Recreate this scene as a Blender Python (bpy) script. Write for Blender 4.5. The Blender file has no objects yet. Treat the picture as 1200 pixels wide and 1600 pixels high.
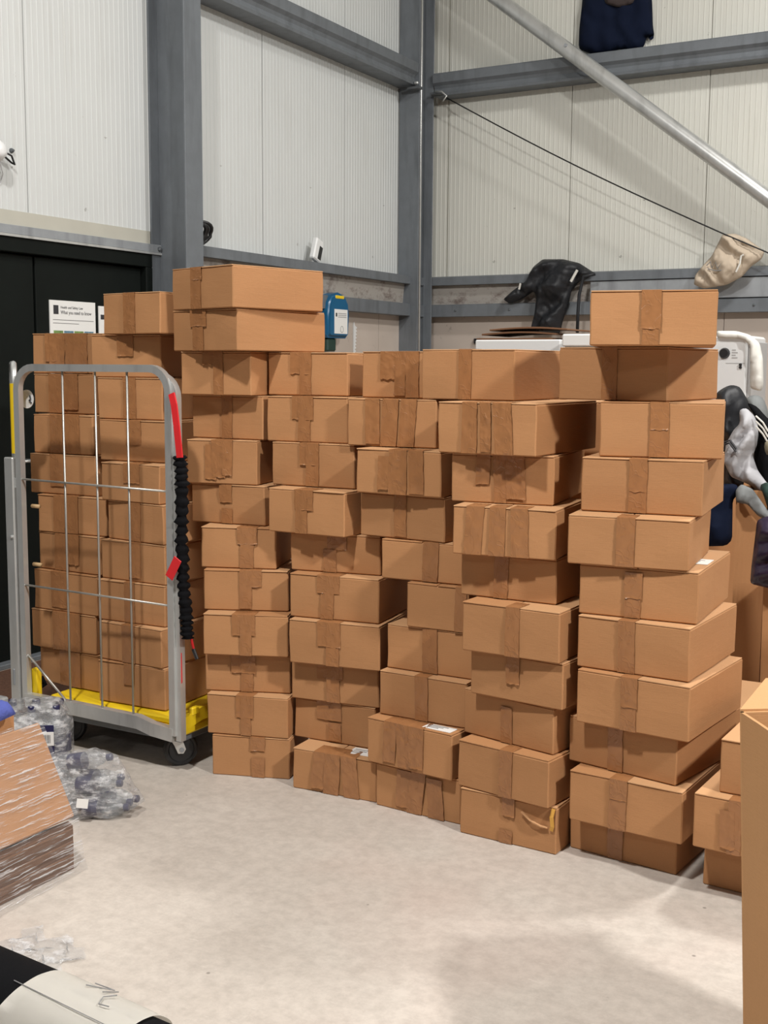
import bpy, bmesh, math, random
from mathutils import Vector, Matrix, noise, geometry

random.seed(7)
scene = bpy.context.scene
COL = scene.collection

# ---------------------------------------------------------------- camera
F_PX, YAW, PITCH, ROLL, EYE = 1865.0, math.radians(29.383), math.radians(6.956), math.radians(0.372), 1.5
cF = Vector((-math.sin(YAW)*math.cos(PITCH), math.cos(YAW)*math.cos(PITCH), -math.sin(PITCH)))
cR0 = Vector((math.cos(YAW), math.sin(YAW), 0)); cU0 = cR0.cross(cF)
cR = cR0*math.cos(ROLL) + cU0*math.sin(ROLL); cU = cU0*math.cos(ROLL) - cR0*math.sin(ROLL)
cam = bpy.data.objects.new('camera', bpy.data.cameras.new('camera'))
cam.matrix_world = Matrix(((cR.x, cU.x, -cF.x, 0), (cR.y, cU.y, -cF.y, 0), (cR.z, cU.z, -cF.z, EYE), (0, 0, 0, 1)))
cam.data.sensor_fit = 'HORIZONTAL'; cam.data.sensor_width = 36.0; cam.data.lens = 36.0*F_PX/1200.0
cam.data.clip_start = 0.05; cam.data.clip_end = 100
COL.objects.link(cam); scene.camera = cam

# ---------------------------------------------------------------- world, lamps, exposure
world = bpy.data.worlds.new('world'); scene.world = world; world.use_nodes = True
world.node_tree.nodes['Background'].inputs[0].default_value = (0.90, 0.95, 1.0, 1)
world.node_tree.nodes['Background'].inputs[1].default_value = 0.045
def lamp(name, loc, target, power, sx, sy, color):
    l = bpy.data.lights.new(name, 'AREA'); l.shape = 'RECTANGLE'; l.size = sx; l.size_y = sy
    l.energy = power; l.color = color
    o = bpy.data.objects.new(name, l); o.location = loc
    o.rotation_euler = (Vector(target)-Vector(loc)).to_track_quat('-Z', 'Y').to_euler()
    COL.objects.link(o); return o
lamp('bay_or_fill_lamp', (-1.70, 0.60, 5.4), (-1.9, 1.8, 0.0), 315, 0.26, 0.26, (1.0, 0.975, 0.94))
lamp('bay_or_fill_lamp', (0.15, 5.9, 5.5), (-0.4, 5.4, 0.0), 255, 0.5, 0.5, (1.0, 0.975, 0.94))
lamp('bay_or_fill_lamp', (3.4, 1.6, 5.0), (0.5, 2.4, 0.0), 460, 0.36, 0.36, (1.0, 0.975, 0.94))
lamp('bay_or_fill_lamp', (-2.6, -5.0, 5.4), (-2.6, -4.0, 0.0), 100, 0.6, 0.6, (1.0, 0.975, 0.94))  # added fill light out of view, general brightening only
vs = scene.view_settings
vs.view_transform = 'Standard'; vs.look = 'None'; vs.exposure = -0.40; vs.gamma = 1.0; vs.use_curve_mapping = False

# ---------------------------------------------------------------- helpers
def ray(x, y): return cF + cR*((x-600)/F_PX) - cU*((y-800)/F_PX)
EYEV = Vector((0, 0, EYE))
def at(x, y, X=None, Y=None, Z=None):
    """the point where the sight line of photo pixel (x, y) meets a plane of the room"""
    d = ray(x, y)
    t = X/d.x if X is not None else Y/d.y if Y is not None else (Z-EYE)/d.z
    return EYEV + d*t

M = {}
def nodes_of(name):
    m = bpy.data.materials.new(name); m.use_nodes = True
    nt = m.node_tree; b = nt.nodes['Principled BSDF']; M[name] = m
    return m, nt, b
def mixrgb(nt, fac, a, b):
    n = nt.nodes.new('ShaderNodeMix'); n.data_type = 'RGBA'
    for s, v in ((n.inputs[0], fac), (n.inputs[6], a), (n.inputs[7], b)):
        if hasattr(v, 'default_value') or hasattr(v, 'is_linked'): nt.links.new(v, s)
        else: s.default_value = v if not isinstance(v, tuple) else (*v, 1) if len(v) == 3 else v
    return n.outputs[2]
def tex(nt, kind, scale, coord='Object', detail=4, rough=0.55, stretch=None, **kw):
    tc = nt.nodes.new('ShaderNodeTexCoord'); mp = nt.nodes.new('ShaderNodeMapping')
    nt.links.new(tc.outputs[coord], mp.inputs[0])
    if stretch: mp.inputs[3].default_value = stretch
    n = nt.nodes.new({'noise': 'ShaderNodeTexNoise', 'wave': 'ShaderNodeTexWave', 'voronoi': 'ShaderNodeTexVoronoi', 'musgrave': 'ShaderNodeTexNoise'}[kind])
    n.inputs['Scale'].default_value = scale
    if kind == 'noise':
        n.inputs['Detail'].default_value = detail; n.inputs['Roughness'].default_value = rough
    for k, v in kw.items():
        if k in n.inputs: n.inputs[k].default_value = v
    nt.links.new(mp.outputs[0], n.inputs['Vector'])
    return n
def ramp(nt, src, p0, p1, c0=(0, 0, 0, 1), c1=(1, 1, 1, 1)):
    r = nt.nodes.new('ShaderNodeValToRGB'); nt.links.new(src, r.inputs[0])
    r.color_ramp.elements[0].position = p0; r.color_ramp.elements[1].position = p1
    r.color_ramp.elements[0].color = c0; r.color_ramp.elements[1].color = c1
    return r.outputs[0]
def bump(nt, b, src, strength, dist=0.01):
    n = nt.nodes.new('ShaderNodeBump'); n.inputs['Strength'].default_value = strength; n.inputs['Distance'].default_value = dist
    nt.links.new(src, n.inputs['Height']); nt.links.new(n.outputs[0], b.inputs['Normal']); return n
def simple(name, color, rough=0.6, metal=0.0, var=0.0, vscale=6.0, bmp=0.0, bscale=80.0, stretch=None, coat=0.0, spec=None):
    m, nt, b = nodes_of(name)
    b.inputs['Roughness'].default_value = rough; b.inputs['Metallic'].default_value = metal
    if coat: b.inputs['Coat Weight'].default_value = coat
    if spec is not None: b.inputs['Specular IOR Level'].default_value = spec
    n = tex(nt, 'noise', vscale, stretch=stretch)
    lo = tuple(c*(1-var) for c in color); hi = tuple(min(1, c*(1+var)) for c in color)
    nt.links.new(mixrgb(nt, n.outputs['Fac'], lo, hi), b.inputs['Base Color'])
    if bmp:
        n2 = tex(nt, 'noise', bscale, stretch=stretch); bump(nt, b, n2.outputs['Fac'], bmp, 0.004)
    return m

# cardboard: kraft with faint flutes, each box a touch lighter or darker
def cardboard(name, color, var=0.10):
    m, nt, b = nodes_of(name); b.inputs['Roughness'].default_value = 0.72
    b.inputs['Specular IOR Level'].default_value = 0.25
    oi = nt.nodes.new('ShaderNodeObjectInfo')
    fine = tex(nt, 'noise', 260, detail=2); big = tex(nt, 'noise', 7, detail=3)
    c1 = mixrgb(nt, fine.outputs['Fac'], tuple(c*0.86 for c in color), tuple(c*1.14 for c in color))
    c2 = mixrgb(nt, big.outputs['Fac'], tuple(c*(1-var) for c in color), tuple(c*(1+var) for c in color))
    c3 = mixrgb(nt, 0.5, c1, c2)
    hv = nt.nodes.new('ShaderNodeHueSaturation'); nt.links.new(c3, hv.inputs['Color'])
    mr = nt.nodes.new('ShaderNodeMapRange'); nt.links.new(oi.outputs['Random'], mr.inputs[0])
    mr.inputs[3].default_value = 0.93; mr.inputs[4].default_value = 1.06
    nt.links.new(mr.outputs[0], hv.inputs['Value']); nt.links.new(hv.outputs[0], b.inputs['Base Color'])
    fl = tex(nt, 'noise', 30, stretch=(1, 1, 14), detail=2); bump(nt, b, fl.outputs['Fac'], 0.12, 0.004)
    return m
KRAFT = (0.425, 0.213, 0.094)
cardboard('cardboard', KRAFT)
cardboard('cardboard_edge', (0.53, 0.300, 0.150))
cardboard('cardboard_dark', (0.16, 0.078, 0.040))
cardboard('cardboard_pale', (0.50, 0.275, 0.125))
def tape_mat(name, color, rough):
    m, nt, b = nodes_of(name); b.inputs['Roughness'].default_value = rough
    b.inputs['Specular IOR Level'].default_value = 0.5
    n = tex(nt, 'noise', 38, stretch=(1, 1, 0.5), detail=3)
    nt.links.new(mixrgb(nt, n.outputs['Fac'], tuple(c*0.84 for c in color), tuple(c*1.16 for c in color)), b.inputs['Base Color'])
    n2 = tex(nt, 'noise', 26, stretch=(1, 1, 0.6), detail=1.5, rough=0.4, Distortion=1.6)
    rg = nt.nodes.new('ShaderNodeMath'); rg.operation = 'SUBTRACT'; nt.links.new(n2.outputs['Fac'], rg.inputs[0]); rg.inputs[1].default_value = 0.5
    ab = nt.nodes.new('ShaderNodeMath'); ab.operation = 'ABSOLUTE'; nt.links.new(rg.outputs[0], ab.inputs[0])
    bump(nt, b, ramp(nt, ab.outputs[0], 0.0, 0.05, (1, 1, 1, 1), (0, 0, 0, 1)), 0.30, 0.002)
tape_mat('tape', (0.325, 0.148, 0.060), 0.27)

# concrete floor
m, nt, b = nodes_of('concrete')
a1 = tex(nt, 'noise', 1.3, detail=6, rough=0.6); a2 = tex(nt, 'noise', 22, detail=10, rough=0.75); a3 = tex(nt, 'noise', 5.5, detail=12, rough=0.8)
c = mixrgb(nt, ramp(nt, a1.outputs['Fac'], 0.35, 0.68), (0.47, 0.42, 0.37), (0.58, 0.53, 0.475))
c = mixrgb(nt, ramp(nt, a2.outputs['Fac'], 0.38, 0.60), mixrgb(nt, 0.30, c, (0.22, 0.19, 0.165)), c)
pk = tex(nt, 'noise', 0.9, detail=3)
c = mixrgb(nt, ramp(nt, pk.outputs['Fac'], 0.52, 0.70), c, mixrgb(nt, 0.16, c, (0.60, 0.36, 0.30)))
c = mixrgb(nt, ramp(nt, a3.outputs['Fac'], 0.25, 0.35), (0.16, 0.14, 0.12), c)
scr = tex(nt, 'noise', 12, detail=8, rough=0.75, stretch=(1, 6, 1))
c = mixrgb(nt, ramp(nt, scr.outputs['Fac'], 0.60, 0.70), c, mixrgb(nt, 0.45, c, (0.70, 0.66, 0.60)))
scr2 = tex(nt, 'noise', 10, detail=9, rough=0.8, stretch=(4, 1, 1))
c = mixrgb(nt, ramp(nt, scr2.outputs['Fac'], 0.27, 0.34), mixrgb(nt, 0.55, c, (0.15, 0.13, 0.11)), c)
sp_ = tex(nt, 'voronoi', 7.0, Randomness=1.0)
c = mixrgb(nt, ramp(nt, sp_.outputs['Distance'], 0.025, 0.045), mixrgb(nt, 0.6, c, (0.10, 0.085, 0.07)), c)
nt.links.new(c, b.inputs['Base Color']); b.inputs['Roughness'].default_value = 0.7
bump(nt, b, a2.outputs['Fac'], 0.2, 0.005)

# white coated wall panels with grime near the bottom corner column
def panel_mat(name, color, grime):
    m, nt, b = nodes_of(name); b.inputs['Roughness'].default_value = 0.45
    n = tex(nt, 'noise', 2.0, detail=5); s = tex(nt, 'noise', 5.0, stretch=(6, 6, 0.35), detail=4)
    c = mixrgb(nt, n.outputs['Fac'], tuple(x*0.94 for x in color), tuple(min(1, x*1.04) for x in color))
    c = mixrgb(nt, ramp(nt, s.outputs['Fac'], 0.55, 0.85), c, mixrgb(nt, 0.30, c, (0.33, 0.30, 0.25)))
    g = tex(nt, 'noise', 11.0, detail=8, rough=0.7, coord='Object')
    c = mixrgb(nt, ramp(nt, g.outputs['Fac'], grime, grime+0.06), c, (0.20, 0.19, 0.17))
    nt.links.new(c, b.inputs['Base Color'])
panel_mat('panel_white', (0.60, 0.62, 0.615), 0.655)
panel_mat('panel_cream', (0.64, 0.64, 0.585), 0.65)
def steel(name, color, rough=0.5, metal=0.55, var=0.22):
    m, nt, b = nodes_of(name); b.inputs['Roughness'].default_value = rough; b.inputs['Metallic'].default_value = metal
    n = tex(nt, 'noise', 9, detail=6, rough=0.65); v = tex(nt, 'noise', 3, detail=5, stretch=(4, 4, 0.6))
    c = mixrgb(nt, n.outputs['Fac'], tuple(x*(1-var) for x in color), tuple(x*(1+var) for x in color))
    c = mixrgb(nt, ramp(nt, v.outputs['Fac'], 0.50, 0.75), c, tuple(x*0.7 for x in color))
    nt.links.new(c, b.inputs['Base Color'])
steel('galv', (0.165, 0.182, 0.20), 0.55, 0.25)
steel('galv_dark', (0.12, 0.13, 0.14), 0.55, 0.35)
steel('galv_light', (0.33, 0.35, 0.37), 0.5, 0.35)
steel('zinc', (0.60, 0.61, 0.60), 0.35, 0.62, 0.14)
steel('zinc_rod', (0.50, 0.48, 0.44), 0.38, 0.7, 0.12)
# channel with dust streaks
m, nt, b = nodes_of('channel_dirty'); b.inputs['Roughness'].default_value = 0.7
n = tex(nt, 'noise', 7, detail=8, rough=0.72, stretch=(1, 1, 1.6))
c = mixrgb(nt, ramp(nt, n.outputs['Fac'], 0.34, 0.50), (0.15, 0.115, 0.10), (0.36, 0.335, 0.305))
nt.links.new(c, b.inputs['Base Color'])
# painted board under the channel
m, nt, b = nodes_of('board'); b.inputs['Roughness'].default_value = 0.75
n = tex(nt, 'noise', 3, detail=6); n2 = tex(nt, 'noise', 9, detail=8, rough=0.7)
c = mixrgb(nt, n.outputs['Fac'], (0.44, 0.375, 0.325), (0.56, 0.49, 0.43))
c = mixrgb(nt, ramp(nt, n2.outputs['Fac'], 0.62, 0.70), c, mixrgb(nt, 0.5, c, (0.12, 0.10, 0.09)))
nt.links.new(c, b.inputs['Base Color'])
simple('flashing', (0.46, 0.45, 0.39), 0.6, var=0.1)
simple('door_black', (0.006, 0.008, 0.007), 0.6, var=0.3, spec=0.12)
simple('door_gap', (0.003, 0.003, 0.003), 0.8)
simple('ceiling_white', (0.55, 0.55, 0.52), 0.7, var=0.05)
simple('paper_white', (0.78, 0.78, 0.76), 0.6, var=0.03)
simple('paper_cream', (0.80, 0.77, 0.71), 0.55, var=0.03)
simple('ink', (0.03, 0.03, 0.035), 0.6)
simple('ink_grey', (0.22, 0.22, 0.22), 0.6)
simple('yellow', (0.80, 0.56, 0.015), 0.45, var=0.08)
simple('rubber', (0.012, 0.012, 0.013), 0.5, var=0.2)
simple('red', (0.62, 0.02, 0.025), 0.5, var=0.1)
simple('black_cloth', (0.005, 0.005, 0.006), 0.9, var=0.3, bmp=0.3, bscale=400, spec=0.12)
simple('jacket_black', (0.015, 0.016, 0.019), 0.5, var=0.3, bmp=0.2, bscale=300, spec=0.35)
simple('navy', (0.006, 0.010, 0.026), 0.9, var=0.2, bmp=0.3, bscale=400, spec=0.12)
simple('lining_brown', (0.045, 0.032, 0.030), 0.9, var=0.2)
simple('beige_cloth', (0.52, 0.43, 0.33), 0.85, var=0.08, bmp=0.2, bscale=300)
simple('grey_cloth', (0.44, 0.44, 0.46), 0.9, var=0.10, bmp=0.2, bscale=300)
simple('midgrey_cloth', (0.19, 0.20, 0.20), 0.9, var=0.12)
simple('white_cloth', (0.72, 0.71, 0.66), 0.9, var=0.05)
simple('green_cloth', (0.018, 0.045, 0.035), 0.9, var=0.2)
simple('olive_cloth', (0.26, 0.23, 0.15), 0.9, var=0.2)
simple('purple_puffer', (0.022, 0.012, 0.035), 0.38, var=0.3, bmp=0.3, bscale=60)
simple('blue_fleece', (0.075, 0.10, 0.36), 0.95, var=0.15, bmp=0.6, bscale=120)
simple('blue_plastic', (0.010, 0.105, 0.225), 0.3, var=0.1)
simple('green_dark', (0.01, 0.04, 0.03), 0.5)
simple('white_plastic', (0.74, 0.75, 0.75), 0.35, var=0.03)
simple('light_grey_plastic', (0.42, 0.42, 0.42), 0.45, var=0.05)
simple('black_plastic', (0.012, 0.012, 0.013), 0.4)
simple('wood_peg', (0.45, 0.30, 0.15), 0.6, var=0.2)
simple('mat_brown', (0.10, 0.045, 0.025), 0.95, var=0.6, vscale=60, bmp=0.9, bscale=90)
simple('label_navy', (0.020, 0.022, 0.075), 0.3, var=0.2)
simple('photo_green', (0.16, 0.26, 0.08), 0.5, var=0.9, vscale=70)
simple('photo_blue', (0.10, 0.20, 0.26), 0.5, var=0.9, vscale=70)
simple('orange_tear', (0.62, 0.33, 0.06), 0.6)
# clear plastics
def film_mat(name, base, lo, hi, scale, stretch, lift=1.0):
    m, nt, b = nodes_of(name)
    out = nt.nodes['Material Output']
    tr = nt.nodes.new('ShaderNodeBsdfTransparent'); tr.inputs[0].default_value = (*base, 1)
    gl = nt.nodes.new('ShaderNodeBsdfPrincipled'); gl.inputs['Base Color'].default_value = (0.72, 0.72, 0.73, 1); gl.inputs['Roughness'].default_value = 0.13
    gl.inputs['Specular IOR Level'].default_value = 0.9
    n = tex(nt, 'noise', scale, detail=6, rough=0.65, stretch=stretch)
    f = ramp(nt, n.outputs['Fac'], lo, hi, (0.07*lift, 0.07*lift, 0.07*lift, 1), (0.72, 0.72, 0.72, 1))
    mx = nt.nodes.new('ShaderNodeMixShader'); nt.links.new(f, mx.inputs[0]); nt.links.new(tr.outputs[0], mx.inputs[1]); nt.links.new(gl.outputs[0], mx.inputs[2])
    bp = nt.nodes.new('ShaderNodeBump'); bp.inputs['Strength'].default_value = 0.8; bp.inputs['Distance'].default_value = 0.01
    nt.links.new(n.outputs['Fac'], bp.inputs['Height']); nt.links.new(bp.outputs[0], gl.inputs['Normal'])
    nt.links.new(mx.outputs[0], out.inputs[0])
film_mat('film', (0.95, 0.95, 0.95), 0.53, 0.63, 5, (3, 1.4, 38.0), 1.2)
film_mat('film_bag', (0.94, 0.95, 0.96), 0.50, 0.66, 17, (1, 1, 2.6), 2.1)
film_mat('bottle_clear', (0.82, 0.84, 0.85), 0.45, 0.75, 25, (1, 1, 3))

# ---- mesh helpers (all build in world space; obj() moves the mesh into its parent's space)
def obj(name, bm, mat, parent=None, smooth=False, sharp=None):
    me = bpy.data.meshes.new(name)
    if parent is not None: bmesh.ops.transform(bm, matrix=PM[parent.name].inverted(), verts=bm.verts)
    bmesh.ops.recalc_face_normals(bm, faces=bm.faces)
    bm.to_mesh(me); bm.free()
    me.materials.append(M[mat] if isinstance(mat, str) else mat)
    if smooth:
        for p in me.polygons: p.use_smooth = True
        if sharp: me.set_sharp_from_angle(angle=math.radians(sharp))
    o = bpy.data.objects.new(name, me); COL.objects.link(o)
    if parent is not None:
        o.parent = parent; PM[o.name] = PM[parent.name]
    else: PM[o.name] = Matrix.Identity(4)
    return o
PM = {}
def tag(o, label=None, cat=None, group=None, kind=None):
    if label: o['label'] = label
    if cat: o['category'] = cat
    if group: o['group'] = group
    if kind: o['kind'] = kind
    return o
def thing(name, label, cat, loc=(0, 0, 0), rz=0.0, group=None, kind=None):
    o = bpy.data.objects.new(name, None); o.empty_display_size = 0.05
    o.location = loc; o.rotation_euler = (0, 0, rz); COL.objects.link(o)
    PM[o.name] = Matrix.Translation(Vector(loc)) @ Matrix.Rotation(rz, 4, 'Z')
    return tag(o, label, cat, group, kind)
def B(): return bmesh.new()
def box(bm, x0, x1, y0, y1, z0, z1, bev=0.0, mat=None, seg=1):
    r = bmesh.ops.create_cube(bm, size=1.0); vs_ = r['verts']
    bmesh.ops.scale(bm, vec=(x1-x0, y1-y0, z1-z0), verts=vs_)
    bmesh.ops.translate(bm, vec=((x0+x1)/2, (y0+y1)/2, (z0+z1)/2), verts=vs_)
    if bev:
        es = list({e for v in vs_ for e in v.link_edges})
        r2 = bmesh.ops.bevel(bm, geom=es, offset=bev, segments=seg, affect='EDGES', profile=0.5)
        vs_ = list({v for f in r2['faces'] for v in f.verts} | {v for v in vs_ if v.is_valid})
    if mat is not None: bmesh.ops.transform(bm, matrix=mat, verts=vs_)
    return bm
def tube(bm, pts, r, n=8, closed=False, caps=True, flat=None):
    """sweep a circle (or a rectangle flat=(a,b)) along points"""
    pts = [Vector(p) for p in pts]; rings = []; N = len(pts); up = None
    for i, p in enumerate(pts):
        if closed: t = (pts[(i+1) % N]-pts[i-1]).normalized()
        else: t = (pts[min(i+1, N-1)]-pts[max(i-1, 0)]).normalized()
        if up is None:
            up = Vector((0, 0, 1)) if abs(t.z) < 0.9 else Vector((0, 1, 0))
        s = t.cross(up)
        if s.length < 1e-4: s = t.orthogonal()
        s.normalize(); up = s.cross(t).normalized()
        rr = r[i] if isinstance(r, (list, tuple)) else r
        if flat:
            ring = [bm.verts.new(p + s*a*flat[0]/2 + up*b_*flat[1]/2) for a, b_ in ((-1, -1), (1, -1), (1, 1), (-1, 1))]
        else:
            ring = [bm.verts.new(p + s*math.cos(2*math.pi*k/n)*rr + up*math.sin(2*math.pi*k/n)*rr) for k in range(n)]
        rings.append(ring)
    m_ = len(rings[0])
    for i in range(N if closed else N-1):
        a, b_ = rings[i], rings[(i+1) % N]
        for k in range(m_): bm.faces.new((a[k], a[(k+1) % m_], b_[(k+1) % m_], b_[k]))
    if caps and not closed:
        bm.faces.new(rings[0][::-1]); bm.faces.new(rings[-1])
    return bm
def lathe(bm, prof, n=24, mat=None):
    """prof: list of (radius, z)"""
    rings = []
    for r, z in prof:
        rings.append([bm.verts.new((math.cos(2*math.pi*k/n)*r, math.sin(2*math.pi*k/n)*r, z)) for k in range(n)])
    for a, b_ in zip(rings, rings[1:]):
        for k in range(n): bm.faces.new((a[k], a[(k+1) % n], b_[(k+1) % n], b_[k]))
    bm.faces.new(rings[0][::-1]); bm.faces.new(rings[-1])
    if mat is not None: bmesh.ops.transform(bm, matrix=mat, verts=[v for rr in rings for v in rr])
    return bm
def extrude_profile(bm, prof, axis, a0, a1):
    """closed profile of 2D points swept along an axis: axis 'X' -> (y,z), axis 'Y' -> (x,z), axis 'Z' -> (x,y)"""
    def P(u, v, a): return {'X': (a, u, v), 'Y': (u, a, v), 'Z': (u, v, a)}[axis]
    r0 = [bm.verts.new(P(u, v, a0)) for u, v in prof]; r1 = [bm.verts.new(P(u, v, a1)) for u, v in prof]
    n = len(prof)
    for k in range(n): bm.faces.new((r0[k], r0[(k+1) % n], r1[(k+1) % n], r1[k]))
    bm.faces.new(r0[::-1]); bm.faces.new(r1)
    return bm
def arc(c, r, a0, a1, n, u, v):
    c, u, v = Vector(c), Vector(u), Vector(v)
    return [c + u*math.cos(math.radians(a0+(a1-a0)*k/n))*r + v*math.sin(math.radians(a0+(a1-a0)*k/n))*r for k in range(n+1)]
def inside(p, poly):
    c_ = False; j = len(poly)-1
    for i in range(len(poly)):
        a, b_ = poly[i], poly[j]
        if (a[1] > p[1]) != (b_[1] > p[1]) and p[0] < (b_[0]-a[0])*(p[1]-a[1])/(b_[1]-a[1])+a[0]: c_ = not c_
        j = i
    return c_
def segd(p, a, b_):
    a, b_, p = Vector(a), Vector(b_), Vector(p); d = b_-a
    t = max(0, min(1, (p-a).dot(d)/max(d.length_squared, 1e-9))); return (p-a-d*t).length
def cloth(outline, origin, u, v, nrm, thick, step=0.02, fold=0.02, fdir=(1.0, 0.25), ffreq=28.0, seed=1.0, back=0.02, lumps=0.03):
    """a padded, folded cloth body: outline in (u, v) metres, bulging along nrm"""
    out = []
    for i in range(len(outline)):
        a, b_ = Vector(outline[i]), Vector(outline[(i+1) % len(outline)]); k = max(1, int((b_-a).length/step))
        for j in range(k): out.append(a.lerp(b_, j/k))
    sm = [(out[i-1]+out[i]*2+out[(i+1) % len(out)])/4 for i in range(len(out))]
    xs = [p.x for p in sm]; ys = [p.y for p in sm]; pts = list(sm); poly = [tuple(p) for p in sm]
    x = min(xs)
    while x < max(xs):
        y = min(ys)
        while y < max(ys):
            p = (x+random.uniform(-.2, .2)*step, y+random.uniform(-.2, .2)*step)
            if inside(p, poly) and min(segd(p, poly[k], poly[(k+1) % len(poly)]) for k in range(len(poly))) > step*0.5: pts.append(Vector(p))
            y += step
        x += step
    n = len(sm); edges = [(i, (i+1) % n) for i in range(n)]
    vco, _, faces, *_ = geometry.delaunay_2d_cdt([p.to_2d() if hasattr(p, 'to_2d') else p for p in pts], edges, [], 1, 1e-6)
    origin, u, v, nrm = Vector(origin), Vector(u), Vector(v), Vector(nrm)
    bm = B(); front = []; bk = []
    for p in vco:
        d = min(segd(p, poly[k], poly[(k+1) % len(poly)]) for k in range(len(poly)))
        e = 1-math.exp(-d/(thick*0.45+1e-6))
        q = Vector((p.x, p.y, seed))
        w = noise.noise(q*6.0)*1.6
        f = math.sin((p.x*fdir[0]+p.y*fdir[1])*ffreq + w*3.0)
        f2 = 1-abs(math.sin((p.x*fdir[1]*1.3-p.y*fdir[0]*0.6+0.4*p.x)*ffreq*0.8+noise.noise(q*11.0+Vector((7, 3, 1)))*5.0))
        h = e*(thick + fold*f + fold*0.55*f2 + lumps*noise.noise(q*9.0+Vector((3, 1, seed))) + 0.25*lumps*noise.noise(q*30.0))
        h = max(h, -back*0.5)
        front.append(bm.verts.new(origin+u*p.x+v*p.y+nrm*h)); bk.append(bm.verts.new(origin+u*p.x+v*p.y-nrm*back*e))
    for f in faces:
        try: bm.faces.new([front[i] for i in f])
        except ValueError: pass
        try: bm.faces.new([bk[i] for i in reversed(f)])
        except ValueError: pass
    bmesh.ops.remove_doubles(bm, verts=bm.verts, dist=1e-5)
    return bm
def outline_on(pxs, Y):
    """photo outline -> (u, v) metres on the plane Y, u along X and v up"""
    ps = [at(x, y, Y=Y) for x, y in pxs]
    return [(p.x, p.z) for p in ps]

# ================================================================ the setting
XL, YR = -4.48, 8.50           # inner faces of the left wall and the right (end) wall
def struct(name, bm, mat, parent=None, **k):
    o = obj(name, bm, mat, parent, **k)
    if parent is None: o['kind'] = 'structure'
    return o
struct('floor', box(B(), -4.75, 8.0, -8.0, 8.8, -0.12, 0.0), 'concrete')
struct('ceiling', box(B(), -4.75, 8.0, -8.0, 8.8, 6.2, 6.3), 'ceiling_white')
# wall panels: ribbed sandwich sheets, one object each
def ribbed(width, z0, z1, ribs=27, depth=0.0022):
    prof = [(0.003, 0.012), (0.003, 0.0)]
    p = width/ribs
    for k in range(ribs):
        a = 0.003+(width-0.006)*(k+0.5)/ribs
        prof += [(a-0.004, 0.0), (a-0.002, -depth), (a+0.002, -depth), (a+0.004, 0.0)]
    prof += [(width-0.003, 0.0), (width-0.003, 0.012)]
    bm = B()
    for i in range(len(prof)-1):
        (a, d), (a2, d2) = prof[i], prof[i+1]
        bm.faces.new([bm.verts.new((a, d, z0)), bm.verts.new((a2, d2, z0)), bm.verts.new((a2, d2, z1)), bm.verts.new((a, d, z1))])
    bmesh.ops.remove_doubles(bm, verts=bm.verts, dist=1e-5)
    return bm
def panel_mesh(name, width, z0, z1, mat, **k):
    bm = B(); src = ribbed(width, z0, z1, **k); me = bpy.data.meshes.new(name); src.to_mesh(me); src.free(); bm.free()
    me.materials.append(M[mat]); return me
wl = struct('wall_left', box(B(), XL-0.25, XL-0.012, 3.0, 8.75, 2.2, 6.2), 'flashing')
pm = panel_mesh('panel', 1.0, 2.235, 6.2, 'panel_white')
pm2 = panel_mesh('panel', 1.0, 2.17, 6.2, 'panel_white', ribs=27)
for k, y in enumerate((3.37, 4.37, 5.37, 6.36, 7.36)):
    o = bpy.data.objects.new('panel', pm if y < 5.3 else pm2); COL.objects.link(o)
    o.parent = wl; o.matrix_parent_inverse.identity()
    o.matrix_basis = Matrix.Translation((XL, y+1.0, 0)) @ Matrix.Rotation(-math.pi/2, 4, 'Z')
    # local x runs along -Y, local +y faces the wall
    o.matrix_basis = Matrix(((0, -1, 0, XL), (1, 0, 0, y), (0, 0, 1, 0), (0, 0, 0, 1)))
o = bpy.data.objects.new('panel', panel_mesh('panel', 0.14, 2.17, 6.2, 'panel_white', ribs=4)); COL.objects.link(o); o.parent = wl
o.matrix_basis = Matrix(((0, -1, 0, XL), (1, 0, 0, 8.36), (0, 0, 1, 0), (0, 0, 0, 1)))
wr = struct('wall_right', box(B(), -4.75, 3.2, YR+0.012, YR+0.25, 0.0, 6.2), 'flashing')
pm3 = panel_mesh('panel', 1.0, 2.17, 6.2, 'panel_cream')
for k in range(7):
    o = bpy.data.objects.new('panel', pm3); COL.objects.link(o); o.parent = wr
    o.location = (-4.46+0.245-0.02+(k)*1.0 - (0 if k else 0), YR, 0)
o = bpy.data.objects.new('panel', panel_mesh('panel', 0.22, 2.17, 6.2, 'panel_cream', ribs=6)); COL.objects.link(o); o.parent = wr; o.location = (-4.46, YR, 0)
# painted boards under the channel
for nm, w, a0, a1, st in (('board', wl, 5.42, 8.49, 1.2), ('board', wr, -4.47, 2.6, 1.2)):
    a = a0
    while a < a1-0.05:
        b1 = min(a+st, a1)
        if w is wl: bm = box(B(), XL-0.03, XL+0.02, a+0.002, b1-0.002, 0.0, 1.89)
        else: bm = box(B(), a+0.002, b1-0.002, YR-0.02, YR+0.01, 0.0, 1.89)
        obj('board', bm, 'board', w); a = b1
struct('wall_left_base', box(B(), XL-0.25, XL-0.03, 5.35, 8.75, 0.0, 2.2), 'board')['kind'] = 'structure'
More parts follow.
